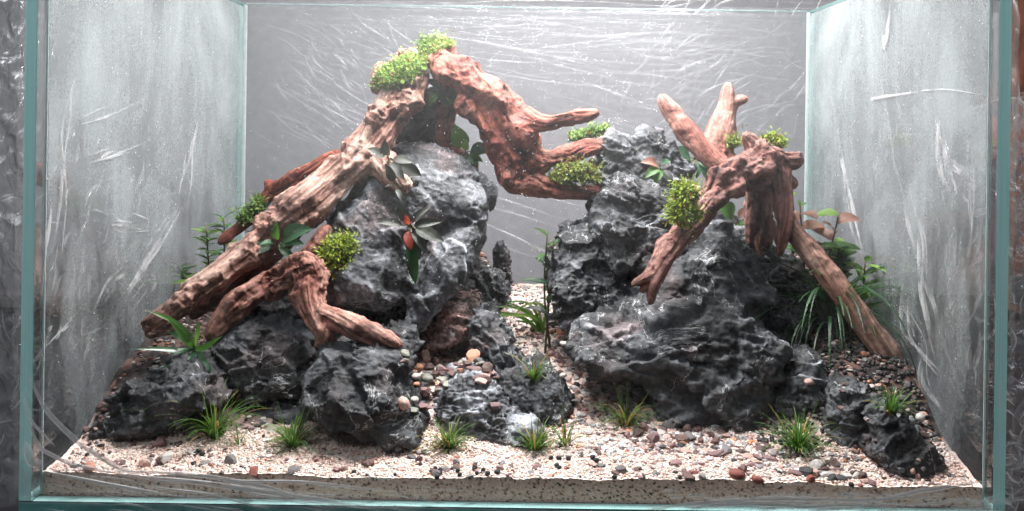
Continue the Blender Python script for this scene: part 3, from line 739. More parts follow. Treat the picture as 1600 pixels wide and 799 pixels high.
pane(-0.2995, 0.2995, 0.3602, 0.368, 0.0005, 0.362, 1, 'back pane with a wrinkled film behind it')
pane(-0.2995, 0.2995, -TH, -0.0002, 0.0005, 0.362, 1, 'clear front pane')
pane(-0.308, 0.308, -TH, 0.368, -0.0085, 0.0, 2, 'bottom pane')
M_seal = mat_plain('clear_silicone', (0.62, 0.70, 0.70), 0.3, 200, 0.85, 1.1, 0.0003, trans=0.4)
for x, y in ((-0.2985, 0.3588), (0.2985, 0.3588)):
    V, Fc = rbox(x - 0.0017, x + 0.0017, y - 0.0013, y + 0.0013, 0.001, 0.36, 0.0006)
    child('silicone_seam', V, Fc, M_seal, tank)
for sx in (-1, 1):
    V, Fc = rbox(sx * 0.2988 - 0.0007, sx * 0.2988 + 0.0007, 0.0003, 0.0012, 0.001, 0.36, 0.0004)
    child('silicone_seam', V, Fc, M_seal, tank)
def sheet(u0, u1, v0, v1, fn, nu, nv):
    u = np.linspace(u0, u1, nu); v = np.linspace(v0, v1, nv); U, Vv = np.meshgrid(u, v, indexing='ij')
    pts = fn(U.ravel(), Vv.ravel()); i = np.arange(nu * nv).reshape(nu, nv)
    return pts, np.stack([i[:-1, :-1].ravel(), i[1:, :-1].ravel(), i[1:, 1:].ravel(), i[:-1, 1:].ravel()], 1)
TINT = (0.74, 0.81, 0.83)
FOG = {}
FOG['side'] = mat_fog('condensation_side', 0.14, 0.26, 0.3, TINT, top=0.25, zr=(-0.17, 0.16), blotch=1.2)
FOG['back'] = mat_fog('condensation_back', 0.10, 0.06, 0.06, (0.70, 0.70, 0.76), top=0.04, zr=(-0.18, 0.18))
FOG['front'] = mat_fog('condensation_front', 0.003, 0.02, 0.02, (0.9, 0.92, 0.94), top=0.055, zr=(-0.04, 0.17), vert=False, diff=0.05)
for sx, lab in ((-1, 'milky run-down condensation on the left wall'), (1, 'milky run-down condensation on the right wall')):
    V, Q = sheet(0.004, 0.355, 0.012, 0.358, lambda u, v: np.stack([u * 0 + sx * 0.2993, u, v], -1), 12, 12)
    child('condensation', V, Q, FOG['side'], tank, label=lab)
V, Q = sheet(-0.297, 0.297, 0.012, 0.358, lambda u, v: np.stack([u, u * 0 + 0.3595, v], -1), 12, 12)
child('condensation', V, Q, FOG['back'], tank, label='even thin condensation on the back wall')
V, Q = sheet(-0.2955, 0.2955, 0.02, 0.358, lambda u, v: np.stack([u, u * 0 + 0.0006, v], -1), 12, 12)
child('condensation', V, Q, FOG['front'], tank, label='faint mist on the front pane')
# water droplets on the glass
M_drop = mat_plain('water_droplet', (0.85, 0.88, 0.9), 0.08, 100, 0.95, 1.05, 0.0001, 0.8, trans=0.3)
import bmesh
def joined_blobs(items, sub=1):
    bm = bmesh.new(); bmesh.ops.create_icosphere(bm, subdivisions=sub, radius=1); b = np.array([v.co[:] for v in bm.verts]); f = np.array([[v.index for v in q.verts] for q in bm.faces]); bm.free()
    Vs, Fs = [], []
    for k, (c, s) in enumerate(items):
        Vs.append(b * np.array(s) + np.array(c)); Fs.append(f + k * len(b))
    return np.concatenate(Vs), np.concatenate(Fs), len(b)
it = []
for k in range(420):
    px = rnd.choice([rnd.gauss(850, 70), rnd.gauss(620, 130), rnd.uniform(420, 1250)]); py = rnd.choice([rnd.gauss(230, 60), rnd.uniform(20, 480)])
    q = P(px, py, 0.001); r = rnd.uniform(0.0002, 0.00042)
    if abs(q[0]) < 0.29 and q[2] < 0.355: it.append(((q[0], 0.0011, q[2]), (r, r * 0.5, r * rnd.uniform(1, 1.3))))
V, Q, _ = joined_blobs(it); child('droplets', V, Q, M_drop, tank, smooth=True, kind='stuff', label='tiny water droplets scattered on the front pane')
it = []
for k in range(600):
    sx = rnd.choice((-1, 1)); y = rnd.uniform(0.01, 0.34); z = rnd.uniform(0.05, 0.35); r = rnd.uniform(0.0002, 0.0005)
    it.append(((sx * 0.2988, y, z), (r * 0.5, r, r * rnd.uniform(1, 1.6))))
V, Q, _ = joined_blobs(it); child('droplets', V, Q, M_drop, tank, smooth=True, kind='stuff', label='water droplets scattered on the side panes')

# ------------------------------------------------------------------ cling film
film = thing('cling_film', 'crinkled transparent cling film wrapped around the outside of the tank', 'plastic film', (0, 0.40, -0.02))
M_film = mat_film('cling_film', 0.05, 0.35, 0.1)
M_filmb = mat_film('cling_film_back', 0.10, 0.35, 0.1)
M_filmc = mat_film('cling_film_crumpled', 0.22, 1.3, 0.2)
def crumple(fn, u0, u1, v0, v1, nu, nv, amp, fr, seed, mat, label):
    def g(u, v):
        p, n = fn(u, v)
        d = (1 - np.abs(gnoise(p * fr + 3, seed)) * 2.4) + 0.6 * (1 - np.abs(gnoise(p * fr * 2.2 + 9, seed + 1)) * 2.4) + 0.25 * gnoise(p * fr * 5, seed + 2)
        return p + n * (d * amp)[:, None]
    V, Q = sheet(u0, u1, v0, v1, g, nu, nv)
    return child('film_sheet', V, Q, mat, film, smooth=True, label=label)
ax = lambda a: np.array(a, float)
crumple(lambda u, v: (np.stack([u, u * 0 + 0.3725, v], -1), ax([0, 1, 0])), -0.306, 0.306, 0.0, 0.365, 150, 90, 0.0008, 22, 1, M_filmb, 'film stretched over the back')
crumple(lambda u, v: (np.stack([u * 0 + 0.3125, u, v], -1), ax([1, 0, 0])), -0.006, 0.37, 0.0, 0.365, 110, 110, 0.0012, 30, 2, M_film, 'film on the right side')
crumple(lambda u, v: (np.stack([u * 0 - 0.3125, u, v], -1), ax([-1, 0, 0])), -0.006, 0.37, 0.0, 0.365, 110, 110, 0.0012, 30, 3, M_film, 'film on the left side')
# loose film hanging beside the tank, left and right
crumple(lambda u, v: (np.stack([-0.3135 - u - 0.003 * np.sin(v * 14), 0.02 + u * 0.3, v], -1), ax([-0.3, -0.95, 0])), 0.0, 0.20, -0.018, 0.36, 120, 200, 0.0040, 30, 5, M_filmc, 'loose crumpled film left of the tank')
crumple(lambda u, v: (np.stack([0.3135 + u + 0.002 * np.sin(v * 25), 0.01 + u * 0.3, v], -1), ax([0.3, -0.95, 0])), 0.0, 0.20, -0.018, 0.262, 120, 200, 0.0052, 42, 6, M_filmc, 'loose crumpled film right of the tank')
crumple(lambda u, v: (np.stack([u, -0.0096 - 0.0012 * (1 + np.sin(u * 60)), v + 0.02 * sstep(-0.18, -0.31, u)], -1), ax([0, -1, 0])), -0.312, 0.312, -0.0085, 0.008, 300, 16, 0.0006, 60, 7, M_film, 'film folded under the lower front edge')
crumple(lambda u, v: (np.stack([u, -0.0105 - 0.001 * np.sin(u * 90), 0.030 * (1 - v) * (1 - (u + 0.31) / 0.25) ** 0.8 + 0.0 * v], -1), ax([0, -1, 0])), -0.312, -0.07, 0.0, 1.0, 200, 30, 0.0008, 70, 8, M_film, 'film corner pulled over the lower left front')

def creases(name, lines, plane, mat, wfac=1.0, parent=film, label=None):
    """each line: list of 2-D points on the sheet, width, strength -> raised folds with a triangular section"""
    Vs, Fs, Cs = [], [], []; n0 = 0
    for pts, w, st in lines:
        pts = np.array(pts); n = len(pts)
        t = np.gradient(pts, axis=0); t /= np.linalg.norm(t, axis=1)[:, None] + 1e-9; nn = np.stack([-t[:, 1], t[:, 0]], -1)
        prof = np.sin(np.linspace(0.06, math.pi - 0.06, n)) ** 0.6 * w * wfac * 1.35
        a = pts + nn * prof[:, None] * 0.5; b = pts - nn * prof[:, None] * 0.5
        Vs += [plane(a[:, 0], a[:, 1], 0.0), plane(pts[:, 0], pts[:, 1], 0.5 * prof), plane(b[:, 0], b[:, 1], 0.0)]
        i = np.arange(n - 1) + n0
        Fs.append(np.stack([i, i + 1, i + 1 + n, i + n], 1)); Fs.append(np.stack([i + n, i + n + 1, i + 1 + 2 * n, i + 2 * n], 1))
        e = np.sin(np.linspace(0.02, math.pi - 0.02, n)) ** 0.5 * st
        Cs += [e * 0.35, e, e * 0.35]; n0 += 3 * n
    V = np.concatenate(Vs); Q = np.concatenate(Fs); C = np.concatenate(Cs)[:, None] * np.ones(3)
    return child(name, V, Q, mat, parent, col=C, smooth=True, kind='stuff', label=label)
def curve2(a, b, bend=0.0, wig=0.0, n=12, seed=None):
    a, b = np.array(a), np.array(b); t = np.linspace(0, 1, n); d = b - a; L = np.linalg.norm(d); nrm = np.array([-d[1], d[0]]) / (L + 1e-9)
    w = bend * L * np.sin(math.pi * t) + wig * L * np.cumsum([rnd.gauss(0, 0.16) for _ in t])
    return a + d * t[:, None] + nrm * w[:, None]
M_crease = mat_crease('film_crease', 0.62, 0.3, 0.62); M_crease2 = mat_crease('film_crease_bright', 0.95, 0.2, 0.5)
YB = 0.3722
def bk(px, py): q = P(px, py, YB); return (q[0], q[2])
L = []
def fam(n, x, y, ang, ln, w, st, bend=0.03, wig=0.02, sp=8):
    for _ in range(n):
        px, py = rnd.uniform(*x), rnd.uniform(*y); a = math.radians(rnd.gauss(ang, sp)); l = rnd.uniform(*ln)
        L.append((curve2(bk(px, py), bk(px + math.cos(a) * l, py + math.sin(a) * l), rnd.gauss(0, bend), wig), rnd.uniform(*w), rnd.uniform(*st)))
fam(56, (520, 1000), (5, 90), 3, (150, 420), (.0004, .0013), (.2, .6), sp=3)
fam(46, (700, 1000), (60, 330), 8, (120, 330), (.0004, .0012), (.25, .8), sp=6)
fam(60, (400, 620), (10, 200), 32, (30, 150), (.0004, .0014), (.3, .9), 0.06, 0.05, 15)
fam(36, (430, 560), (30, 160), 45, (20, 80), (.0006, .0018), (.3, .8), 0.1, 0.08, 22)
fam(30, (390, 560), (130, 260), 26, (60, 190), (.0005, .0012), (.3, .9), 0.03, 0.02, 6)
fam(60, (980, 1240), (20, 200), -35, (25, 130), (.0005, .0016), (.25, .8), 0.08, 0.04, 22)
fam(70, (900, 1240), (60, 260), 6, (40, 190), (.0004, .0012), (.25, .8), 0.05, 0.04, 10)
fam(40, (380, 1250), (0, 30), 1, (100, 500), (.0004, .0010), (.2, .5), sp=1.2)
fam(50, (900, 1250), (120, 260), -60, (15, 60), (.0006, .0016), (.3, .8), 0.1, 0.05, 20)
for a, b, w, s in (((742, 300), (880, 345), .0016, 1), ((740, 318), (880, 360), .0014, .9), ((745, 345), (890, 415), .0022, 1), ((770, 290), (930, 330), .0012, .9), ((760, 260), (940, 300), .0010, .8),
                   ((750, 400), (830, 440), .0013, .8), ((760, 380), (850, 408), .0010, .7), ((640, 48), (960, 110), .0014, .8), ((430, 130), (600, 220), .0018, 1), ((455, 150), (540, 205), .0014, .9), ((430, 185), (540, 240), .0012, .8),
                   ((1050, 115), (1130, 85), .0018, .8), ((900, 125), (1010, 165), .0016, .9), ((1040, 210), (1070, 190), .0015, .7)):
    L.append((curve2(bk(*a), bk(*b), 0.01, 0.004, 20), w, s))
creases('creases', L, lambda a, b, h: np.stack([a, YB - h + a * 0, b], -1), M_crease, 1.5, label='pale stretch folds in the film behind the tank')
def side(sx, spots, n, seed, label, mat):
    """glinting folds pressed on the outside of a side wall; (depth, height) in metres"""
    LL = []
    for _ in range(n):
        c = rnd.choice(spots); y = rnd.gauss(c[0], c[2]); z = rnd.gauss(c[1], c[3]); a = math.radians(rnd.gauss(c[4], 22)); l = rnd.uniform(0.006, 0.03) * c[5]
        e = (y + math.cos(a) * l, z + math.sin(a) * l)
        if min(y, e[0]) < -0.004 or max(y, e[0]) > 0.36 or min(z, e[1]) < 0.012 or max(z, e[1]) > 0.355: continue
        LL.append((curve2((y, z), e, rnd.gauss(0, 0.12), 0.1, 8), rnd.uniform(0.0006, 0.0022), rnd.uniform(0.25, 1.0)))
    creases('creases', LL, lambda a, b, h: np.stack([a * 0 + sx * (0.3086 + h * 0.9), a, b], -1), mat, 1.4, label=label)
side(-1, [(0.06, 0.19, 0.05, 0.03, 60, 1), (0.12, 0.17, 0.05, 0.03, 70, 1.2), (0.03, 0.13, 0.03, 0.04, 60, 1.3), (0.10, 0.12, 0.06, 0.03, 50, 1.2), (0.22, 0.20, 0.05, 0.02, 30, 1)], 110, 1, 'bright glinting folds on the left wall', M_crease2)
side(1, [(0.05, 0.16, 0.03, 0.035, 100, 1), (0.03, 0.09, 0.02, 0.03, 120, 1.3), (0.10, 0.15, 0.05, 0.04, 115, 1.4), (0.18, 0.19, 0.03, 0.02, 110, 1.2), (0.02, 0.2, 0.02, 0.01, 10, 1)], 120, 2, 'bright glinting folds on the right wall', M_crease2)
def sp(sx, px, py):
    u, v = px - CX, py - CY; c, s_ = math.cos(ROLL), math.sin(ROLL); u2, v2 = u * c + v * s_, v * c - u * s_
    k = (sx * 0.2984 - CAMX) / u2; return (k * F - D, CAMZ - v2 * k)
def streaks(sx, pls, label):  # white ribbons inside the glass, painting the glints of the wrinkled film
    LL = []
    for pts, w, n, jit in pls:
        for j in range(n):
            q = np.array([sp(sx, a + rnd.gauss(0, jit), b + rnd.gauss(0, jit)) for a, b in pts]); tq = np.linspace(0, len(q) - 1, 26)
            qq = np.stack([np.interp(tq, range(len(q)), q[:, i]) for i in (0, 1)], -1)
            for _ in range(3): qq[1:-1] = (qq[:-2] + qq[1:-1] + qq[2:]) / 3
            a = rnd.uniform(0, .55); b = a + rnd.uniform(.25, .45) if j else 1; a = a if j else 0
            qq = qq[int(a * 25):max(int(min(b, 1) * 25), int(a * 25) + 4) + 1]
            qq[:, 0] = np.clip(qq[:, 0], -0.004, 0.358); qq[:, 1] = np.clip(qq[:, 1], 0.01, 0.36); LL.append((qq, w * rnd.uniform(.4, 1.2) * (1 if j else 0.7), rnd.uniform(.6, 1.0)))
    creases('creases', LL, lambda a, b, h: np.stack([a * 0 + sx * (0.2984 - h * 0.8), a, b], -1), M_glint_paint, 1.15, label=label)
M_glint_paint = mat_crease('painted_film_glint', 1.0, 0.38, 0.58)
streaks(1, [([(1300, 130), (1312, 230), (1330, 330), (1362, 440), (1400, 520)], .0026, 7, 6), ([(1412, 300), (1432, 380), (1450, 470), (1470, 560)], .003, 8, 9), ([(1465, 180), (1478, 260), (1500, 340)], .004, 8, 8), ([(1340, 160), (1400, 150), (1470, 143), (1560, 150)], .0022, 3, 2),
            ([(1395, 440), (1430, 520), (1460, 600), (1490, 680)], .003, 8, 14), ([(1515, 190), (1520, 300), (1518, 420)], .0018, 5, 5), ([(1380, 100), (1386, 60), (1388, 5)], .003, 4, 5), ([(1440, 230), (1490, 260), (1530, 300)], .002, 5, 8)], 'long painted white glints of film wrinkles down the right wall')
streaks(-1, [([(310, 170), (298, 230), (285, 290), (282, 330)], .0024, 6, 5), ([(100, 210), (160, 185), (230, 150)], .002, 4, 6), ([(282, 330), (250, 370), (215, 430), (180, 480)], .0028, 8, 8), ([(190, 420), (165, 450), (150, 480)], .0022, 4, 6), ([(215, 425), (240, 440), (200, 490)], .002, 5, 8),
             ([(60, 545), (90, 510), (120, 480)], .0018, 4, 10), ([(110, 130), (100, 200), (96, 300), (92, 420)], .0020, 6, 8), ([(130, 250), (170, 235), (240, 220)], .0018, 4, 7), ([(150, 330), (200, 350), (270, 350)], .002, 7, 12), ([(80, 320), (70, 400), (66, 480)], .002, 5, 4)], 'long painted white glints of film wrinkles across the left wall')
# a strong line where a second layer of film starts on the right wall
LL = [(curve2((-0.004, 0.262), (0.10, 0.236), 0.03, 0.02, 24), 0.0022, 1.0), (curve2((0.10, 0.236), (0.2, 0.226), 0.02, 0.02, 24), 0.003, 0.35),
      (curve2((0.21, 0.31), (0.09, 0.09), 0.04, 0.03, 30), 0.0022, 0.7), (curve2((0.12, 0.16), (0.05, 0.05), 0.03, 0.03, 30), 0.003, 0.6)]
creases('creases', LL, lambda a, b, h: np.stack([a * 0 + 0.3086 + h * 0.9, a, b], -1), M_crease2, label='long edge fold on the right wall')
# folds over the lower front edge
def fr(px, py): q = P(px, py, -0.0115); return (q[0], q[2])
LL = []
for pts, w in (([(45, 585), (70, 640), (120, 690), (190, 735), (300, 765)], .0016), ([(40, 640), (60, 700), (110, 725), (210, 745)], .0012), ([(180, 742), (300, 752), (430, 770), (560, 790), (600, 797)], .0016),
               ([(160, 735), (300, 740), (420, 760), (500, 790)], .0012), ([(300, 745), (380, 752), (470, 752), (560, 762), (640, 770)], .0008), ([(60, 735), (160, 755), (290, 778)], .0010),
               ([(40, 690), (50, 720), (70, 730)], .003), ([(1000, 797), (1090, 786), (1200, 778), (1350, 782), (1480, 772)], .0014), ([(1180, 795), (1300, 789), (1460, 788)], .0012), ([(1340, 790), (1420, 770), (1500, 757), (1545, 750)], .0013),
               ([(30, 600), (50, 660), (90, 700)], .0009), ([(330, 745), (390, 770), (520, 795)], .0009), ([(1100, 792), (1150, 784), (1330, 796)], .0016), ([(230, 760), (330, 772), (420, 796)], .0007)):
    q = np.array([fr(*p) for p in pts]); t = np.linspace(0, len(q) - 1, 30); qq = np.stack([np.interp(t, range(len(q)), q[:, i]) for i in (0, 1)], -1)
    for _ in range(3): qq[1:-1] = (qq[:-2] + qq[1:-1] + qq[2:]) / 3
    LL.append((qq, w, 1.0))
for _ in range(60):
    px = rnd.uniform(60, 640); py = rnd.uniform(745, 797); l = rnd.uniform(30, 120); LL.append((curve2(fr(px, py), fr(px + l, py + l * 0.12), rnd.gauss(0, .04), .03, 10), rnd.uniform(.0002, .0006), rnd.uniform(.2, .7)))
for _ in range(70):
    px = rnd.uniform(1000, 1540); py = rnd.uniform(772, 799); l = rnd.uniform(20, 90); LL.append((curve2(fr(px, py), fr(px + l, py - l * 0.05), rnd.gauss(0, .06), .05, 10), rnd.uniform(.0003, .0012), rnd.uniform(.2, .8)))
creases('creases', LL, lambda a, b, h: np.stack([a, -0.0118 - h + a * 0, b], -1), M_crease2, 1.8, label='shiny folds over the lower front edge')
# glints in the loose crumpled film
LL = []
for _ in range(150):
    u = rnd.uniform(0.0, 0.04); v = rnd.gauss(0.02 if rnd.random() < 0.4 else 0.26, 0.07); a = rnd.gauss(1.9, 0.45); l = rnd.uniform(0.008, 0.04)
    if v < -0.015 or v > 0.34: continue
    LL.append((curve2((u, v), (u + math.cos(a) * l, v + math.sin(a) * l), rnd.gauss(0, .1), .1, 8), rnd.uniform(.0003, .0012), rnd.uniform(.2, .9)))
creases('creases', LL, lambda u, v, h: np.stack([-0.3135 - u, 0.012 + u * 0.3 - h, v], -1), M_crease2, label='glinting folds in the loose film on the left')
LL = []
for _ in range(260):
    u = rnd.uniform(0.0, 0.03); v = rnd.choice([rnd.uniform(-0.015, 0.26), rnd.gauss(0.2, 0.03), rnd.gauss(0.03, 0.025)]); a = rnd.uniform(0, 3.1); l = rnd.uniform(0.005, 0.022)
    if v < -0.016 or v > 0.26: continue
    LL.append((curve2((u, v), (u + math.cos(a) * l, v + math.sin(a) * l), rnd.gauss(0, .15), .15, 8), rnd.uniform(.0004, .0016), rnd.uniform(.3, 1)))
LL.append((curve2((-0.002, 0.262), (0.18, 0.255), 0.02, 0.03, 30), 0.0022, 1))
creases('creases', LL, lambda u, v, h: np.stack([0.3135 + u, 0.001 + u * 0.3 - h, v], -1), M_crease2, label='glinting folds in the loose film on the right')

# ------------------------------------------------------------------ things behind the tank
post = P(1585, 100, 0.66)
V, Fc = rbox(post[0], post[0] + 0.10, 0.62, 0.70, -0.0215, 0.75, 0.006)
wp = thing('wooden_cabinet', 'reddish brown wooden cabinet edge standing behind the tank at the right', 'cabinet', (post[0] + .05, .66, -.0215))
child('side_panel', V, Fc, M_brown, wp)
V, Fc = rbox(post[0] + 0.104, post[0] + 0.5, 0.60, 0.72, -0.0215, 0.75, 0.006); child('door', V, Fc, M_brown, wp)
V, Fc = rbox(post[0] - 0.03, post[0] + 0.5, 0.58, 0.61, 0.00, 0.04, 0.004)
geo('dark_bar', V, Fc, M_dark, smooth=False, label='dark horizontal bar in front of the brown cabinet behind the tank', cat='bar')
q = P(30, 480, 0.6)
V, Fc = rbox(q[0] - 0.5, q[0] + 0.12, 0.55, 0.70, -0.0215, q[2] + 0.012, 0.008)
M_lip = mat_plain('grey_plastic', (0.14, 0.135, 0.14), 0.5, 60, 0.8, 1.2)
bx = thing('storage_box', 'low black box with a grey lid behind the tank at the left', 'box', (q[0] - .2, .62, -.0215))
child('body', V, Fc, M_table, bx)
V, Fc = rbox(q[0] - 0.51, q[0] + 0.13, 0.54, 0.71, q[2] + 0.012, q[2] + 0.03, 0.006); child('lid', V, Fc, M_lip, bx)

# ------------------------------------------------------------------ leaves and plants
def leaf_mesh(name, kind, mat, n=9, curl=0.25, fold=0.18, wid=0.45, wave=0.0, droop=0.0):
    """unit-long leaf along +x, face up +z"""
    V = []; m = 5
    for i in range(n + 1):
        t = i / n
        if kind == 'oval': w = math.sin(math.pi * min(1, t ** 0.85 * 1.0)) ** 0.75
        elif kind == 'lance': w = math.sin(math.pi * t ** 0.7) ** 0.9
        else: w = (1 - t) ** 0.6 * min(1, t * 6 + 0.5)
        w = w * wid * 0.5 + 0.006
        ang = -droop * t; x = t if not droop else math.sin(droop * t) / droop; z0 = (-(1 - math.cos(droop * t)) / droop if droop else 0) - curl * (t - 0.4) ** 2 + curl * 0.16
        for j in range(m):
            s = (j - 2) / 2; zz = z0 + fold * abs(s) * w + wave * math.sin(t * 9 + s) * abs(s) * w
            V.append((x, s * w, zz))
    Fc = [[i * m + j, (i + 1) * m + j, (i + 1) * m + j + 1, i * m + j + 1] for i in range(n) for j in range(m - 1)]
    me = new_mesh(name, V, np.array(Fc), mat); return me
def leafmat(name, col, rough=0.3, trans=0.25, tcol=None, big=None, var=0.2, lo=0.7, hi=1.25):
    return mat_plain(name, col, rough, 130, lo, hi, 0.0004, 0.5, trans, var, big, tcol)
LM = {
 'dark': leafmat('dark_leaf', (0.025, 0.075, 0.032), 0.22, 0.15, (0.05, 0.16, 0.04)),
 'mid': leafmat('green_leaf', (0.065, 0.17, 0.03), 0.3, 0.35, (0.16, 0.36, 0.05)),
 'lime': leafmat('lime_leaf', (0.16, 0.30, 0.045), 0.35, 0.4, (0.32, 0.5, 0.08)),
 'bronze': leafmat('bronze_leaf', (0.055, 0.062, 0.05), 0.22, 0.15),
 'red': leafmat('red_leaf', (0.30, 0.045, 0.03), 0.28, 0.3, (0.5, 0.08, 0.05)),
 'grass': leafmat('grass_blade', (0.055, 0.13, 0.025), 0.4, 0.35, (0.14, 0.30, 0.04), var=0.5),
 'straw': leafmat('yellowed_blade', (0.34, 0.25, 0.07), 0.5, 0.3, var=0.3),
 'dgrass': leafmat('dark_grass_blade', (0.02, 0.06, 0.022), 0.3, 0.25, (0.07, 0.2, 0.04), var=0.4),
 'stem': leafmat('plant_stem', (0.10, 0.085, 0.04), 0.5, 0.0, var=0.2),
 'rosy': leafmat('rosy_leaf', (0.32, 0.16, 0.12), 0.35, 0.35, (0.5, 0.25, 0.18)),
}
_lm = {}
def LF(kind, mat, v=0):
    key = (kind, mat, v)
    if key not in _lm:
        r = random.Random(hash(str(key)) % 1000 if False else (len(_lm) * 7 + 3))
        if kind == 'oval': _lm[key] = leaf_mesh('leaf', 'oval', LM[mat], 8, r.uniform(.1, .5), r.uniform(.15, .4), r.uniform(.5, .62), r.uniform(0, .15), r.uniform(0.1, .6))
        elif kind == 'lance': _lm[key] = leaf_mesh('leaf', 'lance', LM[mat], 10, r.uniform(.0, .3), r.uniform(.2, .5), r.uniform(.2, .27), r.uniform(0, .2), r.uniform(.2, .9))
        else: _lm[key] = leaf_mesh('blade', 'blade', LM[mat], 10, 0, 0.4, r.uniform(.035, .05), 0, r.choice([0.2, 0.5, 0.9, 1.3, 1.7]) if kind == 'blade' else r.choice([1.6, 2.0, 2.4]))
    return _lm[key]
def put(name, me, parent, loc, x_dir, up, scale, wscale=1.0, label=None):
    o = obj(name, me, parent, label=label)
    m = frame(loc, x_dir, up); m = Matrix.Translation(-Vector(parent.location)) @ m @ Matrix.Diagonal((scale, scale * wscale, scale, 1))
    o.matrix_basis = m; return o
def tube(pts, rads, k=6):
    pts = [Vector(p) for p in pts]; V = []; Fc = []
    for i, p in enumerate(pts):
        d = (pts[min(i + 1, len(pts) - 1)] - pts[max(i - 1, 0)]).normalized(); a = d.orthogonal().normalized(); b = d.cross(a)
        for j in range(k):
            t = 2 * math.pi * j / k; V.append(p + (a * math.cos(t) + b * math.sin(t)) * rads[i])
    for i in range(len(pts) - 1):
        for j in range(k): Fc.append([i * k + j, i * k + (j + 1) % k, (i + 1) * k + (j + 1) % k, (i + 1) * k + j])
    Fc.append(list(range(k))[::-1]); Fc.append([(len(pts) - 1) * k + j for j in range(k)])
    return np.array([v[:] for v in V]), Fc
def tuft(px, py, n, size_px, label, mat='grass', straw=0.08, spread=0.9, up=1.0, Y=None, wide=1.0, kind='blade', name='grass_tuft', cat='grass', group=None, jit=1.0):
    if Y is None: loc, nr = hit(px, py)
    else: loc = Vector(P(px, py, Y)); d = drop(loc.x, loc.y, loc.z + 0.02); loc = d[0] if d and abs(d[0].z - loc.z) < 0.03 else loc
    t = thing(name, label, cat, loc, group); m = mpp(loc.y)
    if kind == 'blade': n = int(n * 1.5); size_px *= 0.86; straw = min(.4, straw + .06)
    for k in range(n):
        a = rnd.uniform(0, 2 * math.pi); tilt = abs(rnd.gauss(0, 0.45)) * spread
        d = Vector((math.cos(a) * math.sin(tilt), math.sin(a) * math.sin(tilt) * 0.7, math.cos(tilt) * up)).normalized()
        base = loc + Vector((math.cos(a), math.sin(a) * 0.6, 0)) * rnd.uniform(0, 0.20 * size_px * m * jit) - Vector((0, 0, 0.002))
        L = size_px * m * rnd.uniform(0.6, 1.6)
        mm = 'straw' if rnd.random() < straw else mat
        put('blade', LF(kind, mm, rnd.randrange(5)), t, base, d, Vector((-d.x * 0.2 - math.cos(a) , -math.sin(a), 0.9)), L, wide * rnd.uniform(0.7, 1.2) * 0.024 / max(L, .012))
    return t
tuft(335, 682, 64, 78, 'dark green grass tuft beneath the left rosette plant, beside the black slanting stone', up=1.0, mat='grass', straw=0.02)
tuft(374, 695, 9, 34, 'tiny narrow grass sprout between two wider tufts on the left')
tuft(457, 698, 70, 58, 'bushy green grass tuft on the sand left of the wide black stone', straw=0.02)
tuft(702, 700, 75, 48, 'yellowish grass tuft in front of the knobbly grey stone', straw=0.25)
tuft(836, 703, 60, 44, 'low bushy grass tuft right of the knobbly grey stone', straw=0.08)
tuft(884, 697, 16, 46, 'sparse grass tuft just right of the low bushy one', straw=0.1)
tuft(834, 592, 22, 48, 'small upright grass tuft on the dark wedge stone in the path', straw=0.25, spread=0.5)
tuft(978, 665, 50, 56, 'grass tuft at the foot of the largest right stone', straw=0.15)
tuft(1247, 703, 80, 66, 'wide grass tuft on brown chips right of the largest stone', straw=0.06, spread=1.2)
tuft(1392, 645, 50, 44, 'small grass tuft on the dark bank near the right glass', straw=0.05)
tuft(215, 645, 10, 22, 'sprig of fine pale grass beside the left glass wall', straw=0.6, spread=1.4)
# the big grassy plant under the long straight stick
t = tuft(1300, 545, 150, 140, 'large dark green grassy plant with arching blades under the straight driftwood stick', 'dgrass', 0.0, 1.2, 1, 0.170, 2.4, 'arch', 'grassy_plant', 'plant', jit=0.9)
tuft(1335, 535, 46, 125, 'brighter green grassy plant rising behind the straight driftwood stick', 'mid', 0.0, 1.2, 1, 0.185, 1.8, 'arch', 'grassy_plant', 'plant', jit=0.7)
# strap-leaved plant in the path
def strap_plant(name, root, leaves, label, cat='plant', mat='mid', kind='lance', Y=None):
    loc = Vector(P(*root, Y)) if Y else hit(*root)[0]; t = thing(name, label, cat, loc)
    for (pts, w, mt, lab) in leaves:
        y0 = loc.y; ps = [P(a, b, y0 + dy) for a, b, dy in pts]; ps = [np.array(loc)] + ps
        w = w * 0.62; q = np.array(ps); s = np.linspace(0, len(q) - 1, 16); qq = np.stack([np.interp(s, range(len(q)), q[:, i]) for i in range(3)], -1)
        for _ in range(3): qq[1:-1] = (qq[:-2] + qq[1:-1] * 1 + qq[2:]) / 3
        V = []; n = len(qq); wm = w * mpp(y0)
        for i in range(n):
            d = qq[min(i + 1, n - 1)] - qq[max(i - 1, 0)]; d /= np.linalg.norm(d) + 1e-9
            side = np.cross(d, np.array([0, -0.75, 0.65])); side /= np.linalg.norm(side) + 1e-9; nn = np.cross(side, d)
            f = (math.sin(math.pi * min(1, 0.06 + i / (n - 1)) ** (0.8)) ** 0.7 if kind == 'lance' else min(1, 0.5 + i / 4) * (1 - (i / (n - 1)) ** 3) + .02) * wm * 0.5 + 0.0002
            V += [qq[i] + side * f + nn * f * .25, qq[i], qq[i] - side * f + nn * f * .25]
        Fc = np.array([[i * 3 + j, (i + 1) * 3 + j, (i + 1) * 3 + j + 1, i * 3 + j + 1] for i in range(n - 1) for j in (0, 1)])
        child('leaf', np.array(V), Fc, LM[mt], t, smooth=True, label=lab)
    return t
